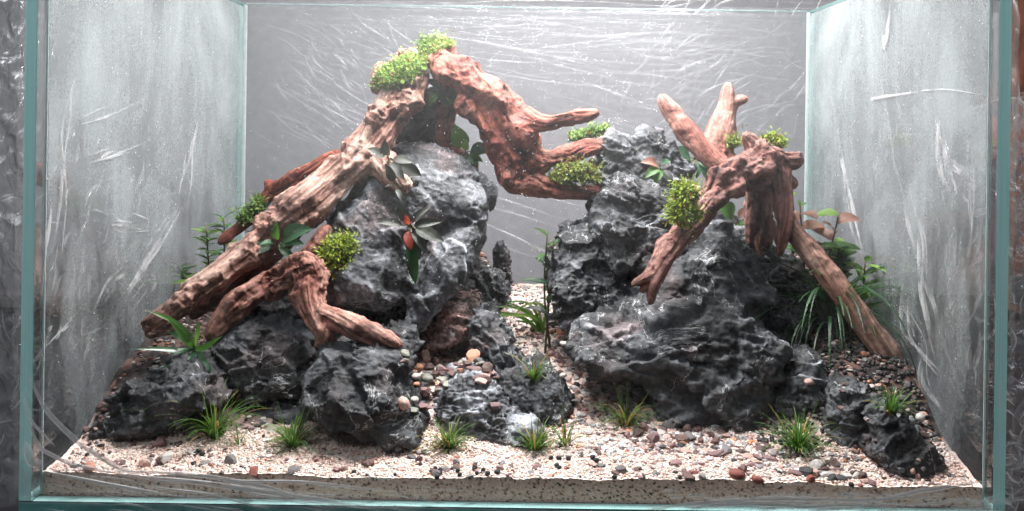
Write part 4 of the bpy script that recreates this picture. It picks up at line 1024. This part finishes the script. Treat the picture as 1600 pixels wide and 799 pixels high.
strap_plant('strap_leaf_plant', (848, 524), [
    ([(820, 495, -.005), (780, 487, -.01), (745, 505, -.02), (722, 535, -.03)], 9, 'mid', None), ([(830, 490, 0), (795, 478, 0), (758, 482, 0)], 7, 'mid', None),
    ([(835, 480, 0), (815, 470, .01), (780, 474, .01)], 6, 'mid', None), ([(845, 495, 0), (838, 470, 0), (815, 478, 0), (800, 500, 0)], 6, 'lime', None),
    ([(850, 500, 0), (858, 470, .01), (862, 450, .01)], 5, 'mid', None), ([(840, 500, 0), (822, 505, -.01), (806, 500, -.01)], 7, 'mid', None), ([(850, 510, 0), (836, 492, -.01), (790, 492, -.012), (760, 500, -.02)], 9, 'lime', None),
    ([(845, 505, 0), (830, 488, .01), (790, 470, .01), (752, 478, .01)], 6, 'mid', None)],
    'green plant with long arching strap leaves lying over the gravel path', kind='blade')
strap_plant('rosette_plant', (305, 545), [
    ([(295, 525, -.005), (270, 500, -.01), (226, 484, -.02)], 15, 'mid', 'long pale green blade'), ([(285, 550, -.01), (250, 545, -.02), (203, 546, -.03)], 15, 'dark', None),
    ([(292, 535, -.01), (278, 515, -.012), (262, 498, -.014)], 13, 'mid', None), ([(308, 525, -.01), (312, 500, -.01)], 14, 'mid', None), ([(318, 545, -.01), (335, 535, -.01), (348, 525, -.02)], 18, 'mid', None),
    ([(300, 560, -.01), (270, 570, -.02), (246, 578, -.02)], 10, 'dark', None), ([(315, 560, -.01), (328, 575, -.02), (325, 600, -.02)], 10, 'dark', None), ([(285, 530, 0), (268, 520, .01), (255, 515, .01)], 10, 'dark', None)],
    'rosette plant with broad green blades on the left, below the log end', Y=0.088)
def rosette(px, py, leaves, label, name='broad_leaf_plant', Y=None):
    """leaves: (tip px, tip py, length px, material, tilt)"""
    loc, nr = hit(px, py); t = thing(name, label, 'plant', loc); m = mpp(loc.y)
    for i, (tx, ty, mt, wd, lab) in enumerate(leaves):
        base = np.array(loc) + np.array([0, -0.003 - 0.001 * i, 0.001]); tip = P(tx, ty, loc.y - 0.012 - rnd.uniform(0, 0.01)); d = Vector(tip - base); L = d.length
        st = base + np.array(d) * 0.22
        V, Fc = tube([loc, (np.array(loc) + st) / 2 + [0, 0, .001], st], [0.0007, 0.0006, 0.0005], 5); child('leaf_stalk', V, Fc, LM['stem'], t, smooth=True)
        put('leaf', LF('oval', mt, i % 4), t, Vector(st), d, Vector((rnd.uniform(-.3, .3), -1, rnd.uniform(.35, .9))), L * 0.85, wd, lab)
    return t
rosette(690, 140, [(728, 100, 'dark', 1.3, None), (678, 102, 'mid', .9, 'young bright green leaf'), (668, 125, 'dark', 1.1, None), (705, 148, 'dark', 1.2, None), (672, 158, 'mid', .9, None), (665, 143, 'mid', .8, None), (728, 162, 'mid', 1.1, None), (700, 165, 'dark', .9, None), (715, 118, 'dark', 1.0, None)],
        'broad-leaved dark green plant on the mossy summit')
rosette(728, 240, [(712, 202, 'mid', 1.2, 'lighter leaf standing up'), (760, 232, 'dark', 1.3, 'silvery round leaf'), (745, 255, 'mid', 1.0, None), (712, 255, 'dark', 1.0, None), (735, 262, 'dark', 1.0, None), (752, 250, 'mid', .9, None), (728, 222, 'lime', .9, 'yellow green young leaf')],
        'small broad-leaved plant under the red arch, above the largest left stone')
rosette(436, 382, [(476, 356, 'dark', 1.0, None), (430, 352, 'mid', .9, 'bright green leaf standing up'), (392, 390, 'dark', 1.2, None), (448, 394, 'mid', .8, None), (468, 378, 'dark', .9, None), (410, 378, 'dark', .9, None), (458, 402, 'dark', .8, None)],
        'broad-leaved dark green plant between the long log and the red root')
rosette(640, 355, [(622, 322, 'bronze', .7, None), (688, 372, 'bronze', .8, None), (595, 345, 'bronze', .6, None), (640, 385, 'red', .9, 'glossy red leaf'), (634, 338, 'red', .8, 'small red leaf'), (648, 440, 'dark', .5, 'long hanging grey-green leaf'), (665, 325, 'bronze', .6, None), (682, 345, 'bronze', .6, None), (655, 405, 'bronze', .7, None), (668, 392, 'bronze', .6, None)],
        'bronze-leaved plant with two red leaves on the face of the largest left stone')
rosette(618, 292, [(606, 262, 'bronze', .7, None), (604, 290, 'bronze', .6, None), (628, 312, 'bronze', .6, None)], 'small hanging bronze leaves above the plant with two red leaves')
rosette(608, 250, [(580, 232, 'bronze', .9, None), (640, 250, 'bronze', .9, None), (628, 275, 'bronze', .8, None), (600, 225, 'bronze', 1.0, None), (655, 270, 'bronze', .8, None)],
        'small dull bronze plant where the log stub meets the largest left stone')
rosette(1085, 250, [(1050, 238, 'dark', 1.2, None), (1060, 262, 'dark', 1.0, None), (1112, 235, 'dark', 1.2, None), (1090, 275, 'dark', .9, None), (1108, 262, 'dark', 1.0, None), (1080, 228, 'mid', .8, None), (1040, 275, 'bronze', .8, None), (1110, 280, 'dark', .8, None), (1070, 290, 'dark', .8, None)],
        'dark glossy-leaved plant between the stone summit and the V-shaped wood')
rosette(1030, 262, [(1010, 250, 'rosy', .9, None), (1042, 250, 'dark', .9, None), (1025, 282, 'mid', .8, None), (1050, 285, 'bronze', .9, None), (1012, 272, 'mid', .8, None)],
        'tiny pale plant tucked under the stone summit on the right')
rosette(1150, 345, [(1128, 320, 'mid', 1.2, None), (1165, 325, 'rosy', .8, None), (1165, 365, 'mid', 1.1, None), (1140, 372, 'mid', .9, None), (1175, 350, 'mid', 1.0, None)],
        'light green plant seen through the gap between the stump and its leg')
def stem_plant(root, top, Y, n, leafpx, mats, label, name='stem_plant', kind='oval', bend=0.0, lean=0.0, topn=3):
    b = P(*root, Y); d = drop(b[0], b[1], b[2] + 0.03)
    if d and d[0].z < b[2]: b = np.array(d[0])
    e = P(*top, Y - 0.01); t = thing(name, label, 'plant', b); m = mpp(Y)
    pts = [b + (e - b) * s + np.array([bend * math.sin(math.pi * s), 0, 0]) for s in np.linspace(0, 1, 9)]
    V, Fc = tube(pts, list(np.linspace(0.0011, 0.0006, 9)), 6); child('stem', V, Fc, LM['stem'], t, smooth=True)
    for i in range(n):
        s = 0.2 + 0.8 * (i + 0.5) / n; p = b + (e - b) * s + np.array([bend * math.sin(math.pi * s), 0, 0]); a = i * 2.4 + rnd.uniform(-.4, .4)
        dr = Vector((math.cos(a), math.sin(a) * 0.7, rnd.uniform(0.1, 0.8)))
        put('leaf', LF(kind, rnd.choice(mats), rnd.randrange(4)), t, Vector(p), dr, Vector((0, -0.5, 1)), leafpx * m * rnd.uniform(.7, 1.15), 1.0)
    return t
stem_plant((1262, 420), (1250, 318), .20, 12, 36, ['rosy', 'rosy', 'mid'], 'stem plant with round rosy leaves behind the right driftwood leg')
stem_plant((1275, 420), (1312, 330), .19, 10, 40, ['lime', 'mid', 'rosy'], 'stem plant with a leaning pink stalk and large light green leaves at the right')
stem_plant((1318, 480), (1312, 385), .19, 34, 28, ['mid', 'lime', 'dark'], 'small-leaved bushy green stem plant in front of the right glass')
stem_plant((1290, 470), (1283, 385), .20, 26, 26, ['mid', 'dark'], 'small-leaved dark stem plant just behind the straight driftwood stick')
stem_plant((1345, 500), (1352, 408), .18, 12, 46, ['mid', 'lime'], 'stem plant with long upright light green leaves near the right glass', kind='lance')
stem_plant((1240, 330), (1238, 292), .22, 3, 20, ['mid'], 'tiny pale green sprout behind the top of the right driftwood leg')
stem_plant((860, 520), (856, 362), .195, 10, 34, ['mid', 'dark'], 'tall thin stem plant with a drooping feathery tip at the back of the path', kind='lance', bend=-0.004)
stem_plant((852, 520), (866, 372), .185, 9, 44, ['bronze', 'dark'], 'tall narrow plant with hanging translucent leaves by the left block of the right rock pile', kind='lance')
for r, tp, lab in (((330, 430), (322, 352), 'feathery green stem plant behind the log, nearest the left glass'), ((352, 420), (350, 340), 'feathery stem plant just behind the middle of the long log'), ((392, 380), (402, 315), 'green stem plant at the red bark splinter behind the log'), ((300, 460), (280, 418), 'small light green sprout left of the long log')):
    stem_plant(r, tp, .22, 30, 24, ['mid', 'lime', 'dark'], lab, kind='lance')
stem_plant((330, 470), (290, 432), .2, 6, 40, ['lime', 'mid'], 'light green broad-bladed plant showing behind the lower end of the log', kind='lance')
stem_plant((400, 490), (372, 452), .17, 6, 36, ['lime', 'mid', 'dark'], 'green plant peeping out between the log and the red root', kind='lance')

# ------------------------------------------------------------------ moss
def moss(spots, n, label, col=(0.10, 0.19, 0.022), col2=(0.34, 0.42, 0.05), leaf=0.0042, lift=0.010, red=0.05, seed=1, dome=None):
    """spots: (px, py, rx px, ry px) on the wood; fronds of small leaflets springing from the surface"""
    rr = random.Random(seed); Vs, Fs, Cs = [], [], []; k = 0
    roots = []
    for _ in range(n):
        px, py, rx, ry = rr.choice(spots); a = rr.uniform(0, 6.283); q = math.sqrt(rr.random())
        if dome is not None:
            v = Vector((math.cos(a) * q, -math.sqrt(max(0, 1 - q * q)), -math.sin(a) * q)); bm_ = mpp(dome) * 0.78
            jj = rr.uniform(0.55, 1.12)
            roots.append((Vector(P(px, py, dome)) * 0 + Vector(P(px, py, dome)) + Vector((v.x * rx, v.y * min(rx, ry), v.z * ry)) * bm_ * jj * 0.9, v, 0.6)); continue
        loc, nr = hit(px + math.cos(a) * q * rx, py + math.sin(a) * q * ry)
        roots.append((loc, nr, q))
    dpt = sorted(r[0].y for r in roots)
    med = dpt[len(dpt) // 2]; roots = [r for r in roots if abs(r[0].y - med) < 0.035] or roots
    med = sorted(r[0].y for r in roots)[len(roots) // 2]
    for loc, nr, q in roots:
        if abs(loc.y - med) > 0.035: loc = Vector((loc.x, med + rr.uniform(-.008, .008), loc.z)); nr = Vector((0, -1, 0.3))
        h = lift * (1.15 - 0.6 * q) * (rr.uniform(0.2, 1.0) if rr.random() < 0.86 else rr.uniform(1.0, 1.9))
        d = (Vector((rr.gauss(0, .5), rr.gauss(-.25, .5), rr.gauss(0.65, .4))) + nr * 0.7).normalized(); shade = rr.random()
        for j in range(6):
            p = loc + d * h * (j + 1) / 6; w = d.orthogonal().normalized(); w.rotate(Matrix.Rotation(rr.uniform(0, 6.28), 3, d)); L = leaf * rr.uniform(.5, 1.0)
            tip = p + (w * 0.8 + d * 0.6) * L; s = w.cross(d) * L * 0.22; mid = (p + tip) / 2
            Vs += [p, mid + s, tip, mid - s]; Fs.append([k, k + 1, k + 2, k + 3]); k += 4
            t = min(1, max(0, 0.2 + 0.6 * shade + 0.12 * (j - 2.5) + rr.uniform(-.15, .15)))
            c = [col[i] * (1 - t) + col2[i] * t for i in range(3)]
            if rr.random() < red: c = [0.28, 0.12, 0.04]
            Cs += [c] * 4
    V = np.array([v[:] for v in Vs]); return geo('moss_clump', V, np.array(Fs), M_moss, np.array(Cs), smooth=False, label=label, cat='moss')
moss([(520, 404, 32, 30), (515, 425, 20, 14), (536, 388, 20, 16)], 1900, 'round bright yellow-green moss cushion beside the red root', seed=3, dome=0.135)
moss([(1070, 306, 17, 16), (1068, 334, 22, 20)], 1500, 'bright yellow-green moss cushion on the leg of the right stump', seed=4, dome=0.118)
moss([(622, 118, 24, 14), (640, 108, 20, 12), (605, 128, 14, 9)], 1100, 'wide green moss patch on top of the long log', (0.08, 0.19, 0.03), (0.26, 0.38, 0.07), seed=5)
moss([(680, 72, 22, 9), (660, 88, 14, 8)], 600, 'upright green moss at the very top of the summit', (0.08, 0.18, 0.03), (0.24, 0.36, 0.08), lift=0.013, seed=6)
moss([(880, 278, 24, 12), (915, 276, 20, 14), (900, 270, 22, 10)], 1100, 'olive green moss on the lower right end of the red arch', (0.07, 0.13, 0.02), (0.28, 0.34, 0.06), red=0.1, seed=7, dome=0.2)
moss([(905, 216, 16, 7), (930, 210, 22, 8), (950, 205, 14, 6)], 600, 'thin green moss strip along the upper branch near the stone summit', (0.08, 0.17, 0.04), (0.22, 0.34, 0.09), lift=0.008, seed=8)
moss([(600, 132, 14, 8), (622, 112, 26, 10), (650, 96, 22, 10), (672, 78, 20, 8), (695, 72, 12, 6)], 420, 'thin trailing moss strands linking the patches of the summit', (0.09, 0.18, 0.03), (0.26, 0.36, 0.07), lift=0.009, seed=15, red=0.12)
moss([(1200, 222, 20, 8), (1212, 226, 12, 8)], 500, 'fresh green moss on top of the right stump', seed=9)
moss([(1146, 226, 10, 8)], 180, 'small moss tuft left of the dark crown of the right stump', (0.12, 0.2, 0.03), (0.3, 0.36, 0.07), seed=10)
moss([(400, 322, 12, 12), (382, 340, 10, 10)], 260, 'small moss behind the red bark splinter on the left', (0.06, 0.14, 0.03), (0.18, 0.3, 0.06), seed=12)

# ------------------------------------------------------------------ pebbles
PM = {
 'white': mat_plain('white_quartz', (0.62, 0.58, 0.55), 0.4, 300, 0.85, 1.1, 0.0005, trans=0.1, var=0.1),
 'pink': mat_plain('pink_pebble', (0.52, 0.33, 0.28), 0.5, 300, 0.75, 1.15, 0.0005, var=0.15),
 'orange': mat_plain('orange_pebble', (0.55, 0.20, 0.09), 0.45, 250, 0.7, 1.2, 0.0005, big=(90, (0.6, 0.36, 0.28)), var=0.15),
 'brown': mat_plain('brown_slate', (0.105, 0.058, 0.052), 0.45, 250, 0.6, 1.4, 0.0005, var=0.35),
 'grey': mat_plain('grey_slate', (0.15, 0.14, 0.14), 0.5, 250, 0.7, 1.3, 0.0005, var=0.3),
 'mauve': mat_plain('mauve_slate', (0.22, 0.13, 0.13), 0.5, 250, 0.7, 1.3, 0.0005, var=0.25),
 'black': mat_plain('black_chip', (0.025, 0.024, 0.027), 0.4, 250, 0.7, 1.4, 0.0005, var=0.3),
 'red': mat_plain('red_chip', (0.20, 0.05, 0.035), 0.45, 250, 0.7, 1.3, 0.0005, var=0.25),
 'olive': mat_plain('olive_pebble', (0.26, 0.26, 0.22), 0.35, 250, 0.85, 1.15, 0.0004, var=0.2),
}
def pebble_mesh(kind, seed, sub=2):
    bm = bmesh.new(); bmesh.ops.create_icosphere(bm, subdivisions=sub, radius=1); r = random.Random(seed)
    V = np.array([v.co[:] for v in bm.verts]); Fc = np.array([[v.index for v in f.verts] for f in bm.faces]); bm.free()
    if kind == 'round':
        V = V * (1 + 0.25 * gnoise(V * 1.1 + seed * 5, seed))[:, None]; V = V * [1, r.uniform(.65, .9), r.uniform(.38, .6)]
    else:
        for _ in range(11 if kind == 'chip' else 14):
            n = np.array([r.gauss(0, 1), r.gauss(0, 1), r.gauss(0, 0.5 if kind == 'chip' else 1)]); n /= np.linalg.norm(n); c = r.uniform(.45, .8)
            d = V @ n; V = V - np.maximum(d - c, 0)[:, None] * n
        V = V * (1 + 0.06 * gnoise(V * 3 + seed, seed))[:, None]
        V = V * ([1.15, r.uniform(.6, .95), r.uniform(.2, .34)] if kind == 'chip' else [1, r.uniform(.75, .95), r.uniform(.6, .8)])
    return V, Fc
BASE = {k: [pebble_mesh(k, i * 3 + j * 50 + 2) for i in range(5)] for j, k in enumerate(('round', 'chip', 'angular'))}
_pm = {}
def PMS(kind, v, mat):
    if (kind, v, mat) not in _pm:
        V, Fc = BASE[kind][v]; _pm[(kind, v, mat)] = new_mesh('pebble', V, Fc, PM[mat], smooth=(kind == 'round'))
    return _pm[(kind, v, mat)]
REG = {
 'front': 'on the front sand', 'path': 'on the gravel path', 'scree': 'in the chip scree', 'rscree': 'on the right gravel slope', 'rbank': 'on the right bank', 'lbank': 'by the left glass',
}
WORDS = {'white': 'white quartz pebble', 'pink': 'pale pink pebble', 'orange': 'orange pebble', 'brown': 'dark brown slate chip', 'grey': 'grey slate chip', 'mauve': 'mauve slate chip', 'black': 'small black chip', 'red': 'dark red chip', 'olive': 'smooth olive grey pebble'}
MARK = [(318, 665, 'dark left tuft'), (374, 690, 'tiny sprout'), (457, 690, 'bushy left tuft'), (702, 690, 'yellowish tuft'), (836, 700, 'low bushy tuft'), (884, 690, 'sparse tuft'), (834, 585, 'wedge stone tuft'),
 (978, 660, 'foot tuft'), (1247, 695, 'wide right tuft'), (1392, 640, 'small bank tuft'), (741, 563, 'salmon chunk'), (665, 595, 'large olive pebble'), (258, 722, 'bright white stone'), (1033, 676, 'long white flake'),
 (1118, 712, 'square grey flake'), (1150, 745, 'red and black pebble'), (463, 735, 'wide flat chip'), (1335, 660, 'narrow black stone'), (1420, 700, 'corner stone'), (230, 640, 'black slanting stone'), (570, 660, 'wide black layered stone'), (760, 660, 'knobbly grey stone'), (1245, 600, 'upright grey stone'), (860, 520, 'strap-leaved plant'), (1100, 640, 'largest right stone'), (396, 738, 'brown red chip')]
def where(px, py):
    d, mx, my, nm = min((math.hypot(px - m[0], py - m[1]), m[0], m[1], m[2]) for m in MARK)
    dx, dy = px - mx, py - my; far = 'just ' if d < 38 else ('' if d < 80 else 'well ')
    if abs(dx) > abs(dy) * 2: w = 'right of' if dx > 0 else 'left of'
    elif abs(dy) > abs(dx) * 2: w = 'before' if dy > 0 else 'behind'
    else: w = ('right and ' if dx > 0 else 'left and ') + ('in front of' if dy > 0 else 'behind')
    return f"{far}{w} the {nm}"
def pebble(px, py, r_px, kind, mat, region=None, label=None, v=None, tilt=None, sink=0.25):
    loc, nr = hit(px, py)
    if loc.z > 0.2: return None
    if label is None and abs(loc.z - float(th(loc.x, loc.y))) > 0.006 and nr.z < 0.72: return None
    r = r_px * mpp(loc.y); me = PMS(kind, rnd.randrange(5) if v is None else v, mat)
    up = (Vector(nr) + Vector((rnd.gauss(0, .25), rnd.gauss(0, .25), 0.9))).normalized() if tilt is None else Vector(tilt).normalized()
    a = rnd.uniform(0, 6.28)
    m = frame(loc + up * r * (0.18 if kind == 'chip' else 0.4) * (1 - sink), (math.cos(a), math.sin(a), 0.01), up) @ Matrix.Scale(r, 4)
    lab = label or f"{'larger ' if r_px > 8.5 else ('tiny ' if r_px < 5.8 else '')}{WORDS[mat]} {where(px, py)}"
    o = obj('pebble' if kind != 'chip' else 'stone_chip', me, label=lab, cat='pebble' if kind != 'chip' else 'stone chip', group=None if label else f"{WORDS[mat]}s")
    o.matrix_basis = m; return o
# the ones that stand out
ONE = [
 (741, 563, 22, 'angular', 'orange', 'largest salmon orange chunk, on top of the chip scree in the middle'), (652, 576, 10, 'round', 'orange', 'rust orange pebble at the left edge of the chip scree'),
 (651, 602, 7, 'round', 'orange', 'small amber pebble just left of the olive pebbles'), (719, 581, 9, 'angular', 'orange', 'orange brown pebble just below the largest salmon chunk'),
 (702, 563, 8, 'round', 'olive', 'pale oval pebble between the chip scree and the salmon chunk'), (687, 575, 7, 'round', 'white', 'small round white pebble in the chip scree'),
 (665, 595, 14, 'round', 'olive', 'large smooth olive pebble in the middle of the chip scree'), (650, 590, 8, 'round', 'white', 'narrow white pebble left of the large olive one'),
 (627, 631, 15, 'round', 'pink', 'cream coloured oval pebble on top of the wide black stone'), (646, 627, 9, 'round', 'white', 'white pebble touching the cream coloured oval one'),
 (1030, 676, 15, 'chip', 'white', 'long white flake standing on the dark chips right of the grass'), (1048, 668, 18, 'chip', 'grey', 'round grey disc leaning behind the long white flake'),
 (1020, 690, 15, 'angular', 'mauve', 'plum coloured pebble left of the long white flake'), (1118, 712, 19, 'chip', 'mauve', 'square greyish flake upright on the sand right of centre'),
 (1150, 745, 14, 'round', 'red', 'dark red and black pebble at the front right'), (1183, 753, 11, 'round', 'red', 'dark red pebble right of the red and black one'),
 (250, 696, 14, 'angular', 'mauve', 'rounded mauve stone on the sand left of the tiny grass sprout'), (258, 722, 16, 'angular', 'white', 'bright white stone on the sand at the front left'),
 (362, 724, 14, 'angular', 'grey', 'pale grey stone with a round face at the front left'), (396, 738, 20, 'chip', 'red', 'long brown red chip right of the pale grey stone'),
 (232, 722, 12, 'chip', 'grey', 'flat grey chip touching the bright white stone'), (140, 735, 13, 'round', 'orange', 'orange pebble near the left front corner'),
 (1252, 755, 12, 'round', 'pink', 'pink pebble at the front right, beside two dark chips'), (1408, 768, 12, 'round', 'pink', 'pink pebble before the lowest right corner stone'),
 (1440, 680, 13, 'chip', 'brown', 'brown slab chip leaning on the corner stone by the right glass'), (1437, 655, 11, 'round', 'white', 'white pebble by the right glass above the brown slab chip'),
 (1265, 598, 9, 'round', 'pink', 'cream pebble perched between the largest stone and the upright grey stone'),
 (622, 700, 14, 'chip', 'grey', 'greenish grey chip left in the row before the yellowish grass'), (645, 703, 12, 'chip', 'grey', 'flat grey chip in the middle of the row before the yellowish grass'),
 (664, 706, 11, 'chip', 'grey', 'pale edged grey chip nearest the yellowish grass'), (463, 735, 18, 'chip', 'grey', 'wide flat grey chip on the sand below the bushy tuft'), (530, 737, 13, 'chip', 'brown', 'flat dark chip on the sand right of the wide flat grey one'),
 (490, 746, 7, 'angular', 'red', 'small brick red cube-like chip in the front sand'), (652, 748, 12, 'chip', 'brown', 'brown chip beside the black granule pair in the front'), (775, 638, 12, 'angular', 'mauve', 'mauve angular stone right of the knobbly grey stone'),
 (1075, 745, 22, 'chip', 'brown', 'long dark chip lying flat, widest in the front sand'), (840, 732, 15, 'chip', 'mauve', 'flat mauve chip in the middle of the front sand'), (150, 640, 8, 'round', 'white', 'white pebble highest on the left gravel patch'),
]
for a in ONE: pebble(a[0], a[1], a[2], a[3], a[4], label=a[5], tilt=(0.3, -0.8, 0.55) if a[3] == 'chip' and a[2] > 13 else None)
def inside(px, py, poly):
    c = False; n = len(poly)
    for i in range(n):
        x0, y0 = poly[i]; x1, y1 = poly[i - 1]
        if (y0 > py) != (y1 > py) and px < (x1 - x0) * (py - y0) / (y1 - y0) + x0: c = not c
    return c
FIELDS = [
 ('front', [(110, 705), (500, 712), (860, 722), (1000, 722), (1200, 730), (1400, 770), (1380, 782), (900, 762), (400, 750), (80, 738)], 105, (4, 14), ['brown', 'mauve', 'grey', 'grey', 'pink', 'black', 'red', 'white', 'mauve', 'brown'], ['chip', 'chip', 'angular', 'chip']),
 ('scree', [(605, 580), (640, 545), (700, 530), (760, 540), (780, 600), (700, 600), (665, 650), (625, 640)], 85, (8, 17), ['brown', 'brown', 'mauve', 'grey', 'brown', 'olive', 'pink', 'mauve'], ['chip', 'chip', 'chip', 'angular', 'chip']),
 ('path', [(800, 480), (870, 500), (910, 560), (960, 620), (940, 670), (900, 640), (870, 570), (800, 510)], 90, (4, 10), ['pink', 'white', 'grey', 'pink', 'mauve', 'white', 'pink', 'orange', 'brown'], ['round', 'angular', 'chip', 'angular']),
 ('rscree', [(960, 680), (1060, 655), (1170, 690), (1300, 720), (1380, 760), (1230, 742), (1150, 722), (1000, 700)], 130, (7, 17), ['brown', 'brown', 'mauve', 'grey', 'brown', 'black', 'pink', 'white'], ['chip', 'chip', 'angular', 'chip']),
 ('rbank', [(1290, 590), (1400, 600), (1440, 640), (1500, 745), (1440, 770), (1380, 740), (1300, 700)], 56, (4, 9), ['brown', 'black', 'grey', 'brown', 'mauve', 'pink', 'black'], ['chip', 'angular', 'chip']),
 ('lbank', [(130, 690), (135, 640), (160, 625), (200, 600), (180, 650), (150, 670)], 16, (5, 9), ['brown', 'pink', 'white', 'mauve', 'brown'], ['angular', 'chip', 'round']),
]
for reg, poly, n, rr_, mats, kinds in FIELDS:
    x0, x1 = min(p[0] for p in poly), max(p[0] for p in poly); y0, y1 = min(p[1] for p in poly), max(p[1] for p in poly); k = 0; N0 = 0
    while k < n:
        px, py = rnd.uniform(x0, x1), rnd.uniform(y0, y1)
        if inside(px, py, poly):
            N0 += 1
            ok = pebble(px, py, rr_[0] + (rr_[1] - rr_[0]) * rnd.random() ** 1.8, rnd.choice(kinds), rnd.choice(mats), reg); k += 1 if (ok or N0 > n * 6) else 0
# finer gravel, uncountable
def joined(name, items, mat, label=None, smooth=False):
    Vs, Fs, Cs = [], [], []; n0 = 0
    for (V, Fc), M, c in items:
        Vs.append(V @ M[:3, :3].T + M[:3, 3]); Fs.append(Fc + n0); Cs.append(np.tile(c, (len(V), 1))); n0 += len(V)
    V = np.concatenate(Vs); return geo(name, V, np.concatenate(Fs), mat, np.concatenate(Cs), smooth=smooth, kind='stuff', origin=np.zeros(3), label=label)
SM = {k: [pebble_mesh(k, i * 7 + 90, 1) for i in range(5)] for k in ('round', 'chip', 'angular')}
GC = [((0.10, 0.055, 0.05), 5), ((0.16, 0.15, 0.15), 3), ((0.24, 0.14, 0.13), 3), ((0.50, 0.34, 0.29), 3), ((0.62, 0.56, 0.52), 2), ((0.03, 0.03, 0.033), 2), ((0.45, 0.17, 0.08), 1)]
GL = [c for c, w in GC for _ in range(w)]
items = []
N0 = 0
while len(items) < 11000 and N0 < 30000:
    N0 += 1
    x, y = rnd.uniform(-0.295, 0.295), rnd.uniform(0.008, 0.35)
    pm = float(path_mask(np.array([x]), np.array([y]))[0])
    if y < 0.06:
        if rnd.random() > 0.24 + 0.3 * (x > 0.05) + (0.5 if x > 0.03 and y > 0.032 else 0) + (0.5 if x > 0.12 and y > 0.018 else 0): continue
    elif pm < 0.5 and rnd.random() < 0.3: continue
    loc, nr, i, dd = TERR.ray_cast(Vector((x, y, 0.4)), Vector((0, 0, -1)), 1)
    if loc is None: continue
    r = rnd.uniform(0.0010, 0.0030) * (1.3 if y > 0.03 and x > 0.03 else 1); up = (nr + Vector((rnd.gauss(0, .35), rnd.gauss(0, .35), .4))).normalized(); a = rnd.uniform(0, 6.28)
    m = np.array(frame(loc + up * r * .2, (math.cos(a), math.sin(a), .01), up) @ Matrix.Scale(r, 4))
    c = np.array(rnd.choice(GL)) * rnd.uniform(.7, 1.2); c = np.minimum(c * (0.6 + 1.0 * (rnd.random() < .6)) + (0.22 if rnd.random() < .6 else 0), .75) if pm > .5 else c * .75
    items.append((rnd.choice(SM[rnd.choice(('round', 'chip', 'angular'))]), m, c))
M_grav = mat_vcol('fine_gravel', 0.5, 0.4, 700, 0.7, 1.2, 0.0003)
joined('gravel', items, M_grav, 'fine mixed gravel spread over the substrate')
items = []
bm = bmesh.new(); bmesh.ops.create_icosphere(bm, subdivisions=1, radius=1); gb = (np.array([v.co[:] for v in bm.verts]), np.array([[v.index for v in f.verts] for f in bm.faces])); bm.free()
gv = [(gb[0] * (1 + 0.35 * gnoise(gb[0] * 1.5 + k * 7, k))[:, None], gb[1]) for k in range(6)]
N0 = 0
while len(items) < 22000 and N0 < 60000:
    N0 += 1
    y = 0.003 + 0.075 * rnd.random() ** 1.2 if rnd.random() < 0.85 else rnd.uniform(0.06, 0.3); x = rnd.uniform(-0.296, 0.296)
    if y > 0.06:
        if float(path_mask(np.array([x]), np.array([y]))[0]) < 0.5: continue
    loc, nr, i, dd = TERR.ray_cast(Vector((x, y, 0.4)), Vector((0, 0, -1)), 1)
    if loc is None: continue
    r = rnd.uniform(0.0005, 0.00105) * (1.35 if rnd.random() < .12 else 1); m = np.diag([r, r, r * .85, 1.0]); m[:3, 3] = [loc.x, loc.y, loc.z + r * rnd.uniform(-.2, .55)]
    items.append((rnd.choice(gv), m, sand_colour(np.array([rnd.random()]), np.array([rnd.random()]))[0] * rnd.uniform(.85, 1.05)))
joined('sand', items, M_grain, 'pale pink and white coarse sand grains', True)
# little heaps of black soil granules
M_gran = mat_plain('black_granule', (0.014, 0.014, 0.017), 0.5, 900, 0.6, 1.5, 0.0003)
bm = bmesh.new(); bmesh.ops.create_icosphere(bm, subdivisions=2, radius=1); V = np.array([v.co[:] for v in bm.verts]); Fc = np.array([[v.index for v in f.verts] for f in bm.faces]); bm.free()
V = V * (1 + 0.12 * gnoise(V * 2, 4))[:, None]; gm = new_mesh('soil_granule', V, Fc, M_gran)
for px, py in [(673, 740), (680, 735), (687, 742), (683, 748), (715, 738), (718, 744), (706, 735), (741, 736), (745, 742), (738, 746), (614, 748), (620, 751), (617, 744), (553, 740), (870, 730), (874, 733), (869, 752), (872, 755), (742, 733), (755, 737), (777, 741), (932, 722), (926, 718), (873, 719), (888, 719), (861, 718), (310, 708), (316, 712), (305, 712), (1062, 748), (1218, 742), (748, 757), (762, 743), (700, 708), (1100, 757), (1330, 760), (960, 748), (688, 738), (1000, 735)]:
    loc, nr = hit(px, py); r = rnd.uniform(3.2, 5.2) * mpp(loc.y)
    obj('soil_granule', gm, loc=(loc.x, loc.y, loc.z + r * 0.6), rot=(rnd.random() * 6, rnd.random() * 6, 0), scale=(r, r * rnd.uniform(.8, 1), r * .9), label=f'black soil granule {where(px, py)}', cat='granule', group='black soil granules on the front sand')
# dark granules banked against the right glass
items = []
for _ in range(1500):
    x = rnd.uniform(0.17, 0.296); y = rnd.uniform(0.05, 0.2)
    loc, nr, i, dd = TERR.ray_cast(Vector((x, y, 0.4)), Vector((0, 0, -1)), 1)
    if loc is None: continue
    r = rnd.uniform(0.001, 0.0022); m = np.diag([r, r, r, 1.0]); m[:3, 3] = [loc.x, loc.y, loc.z + r * .4]; items.append((rnd.choice(gv), m, np.array((0.022, 0.02, 0.02)) * rnd.uniform(.6, 1.6)))
joined('soil', items, M_grav, 'dark granular soil on the right bank', True)
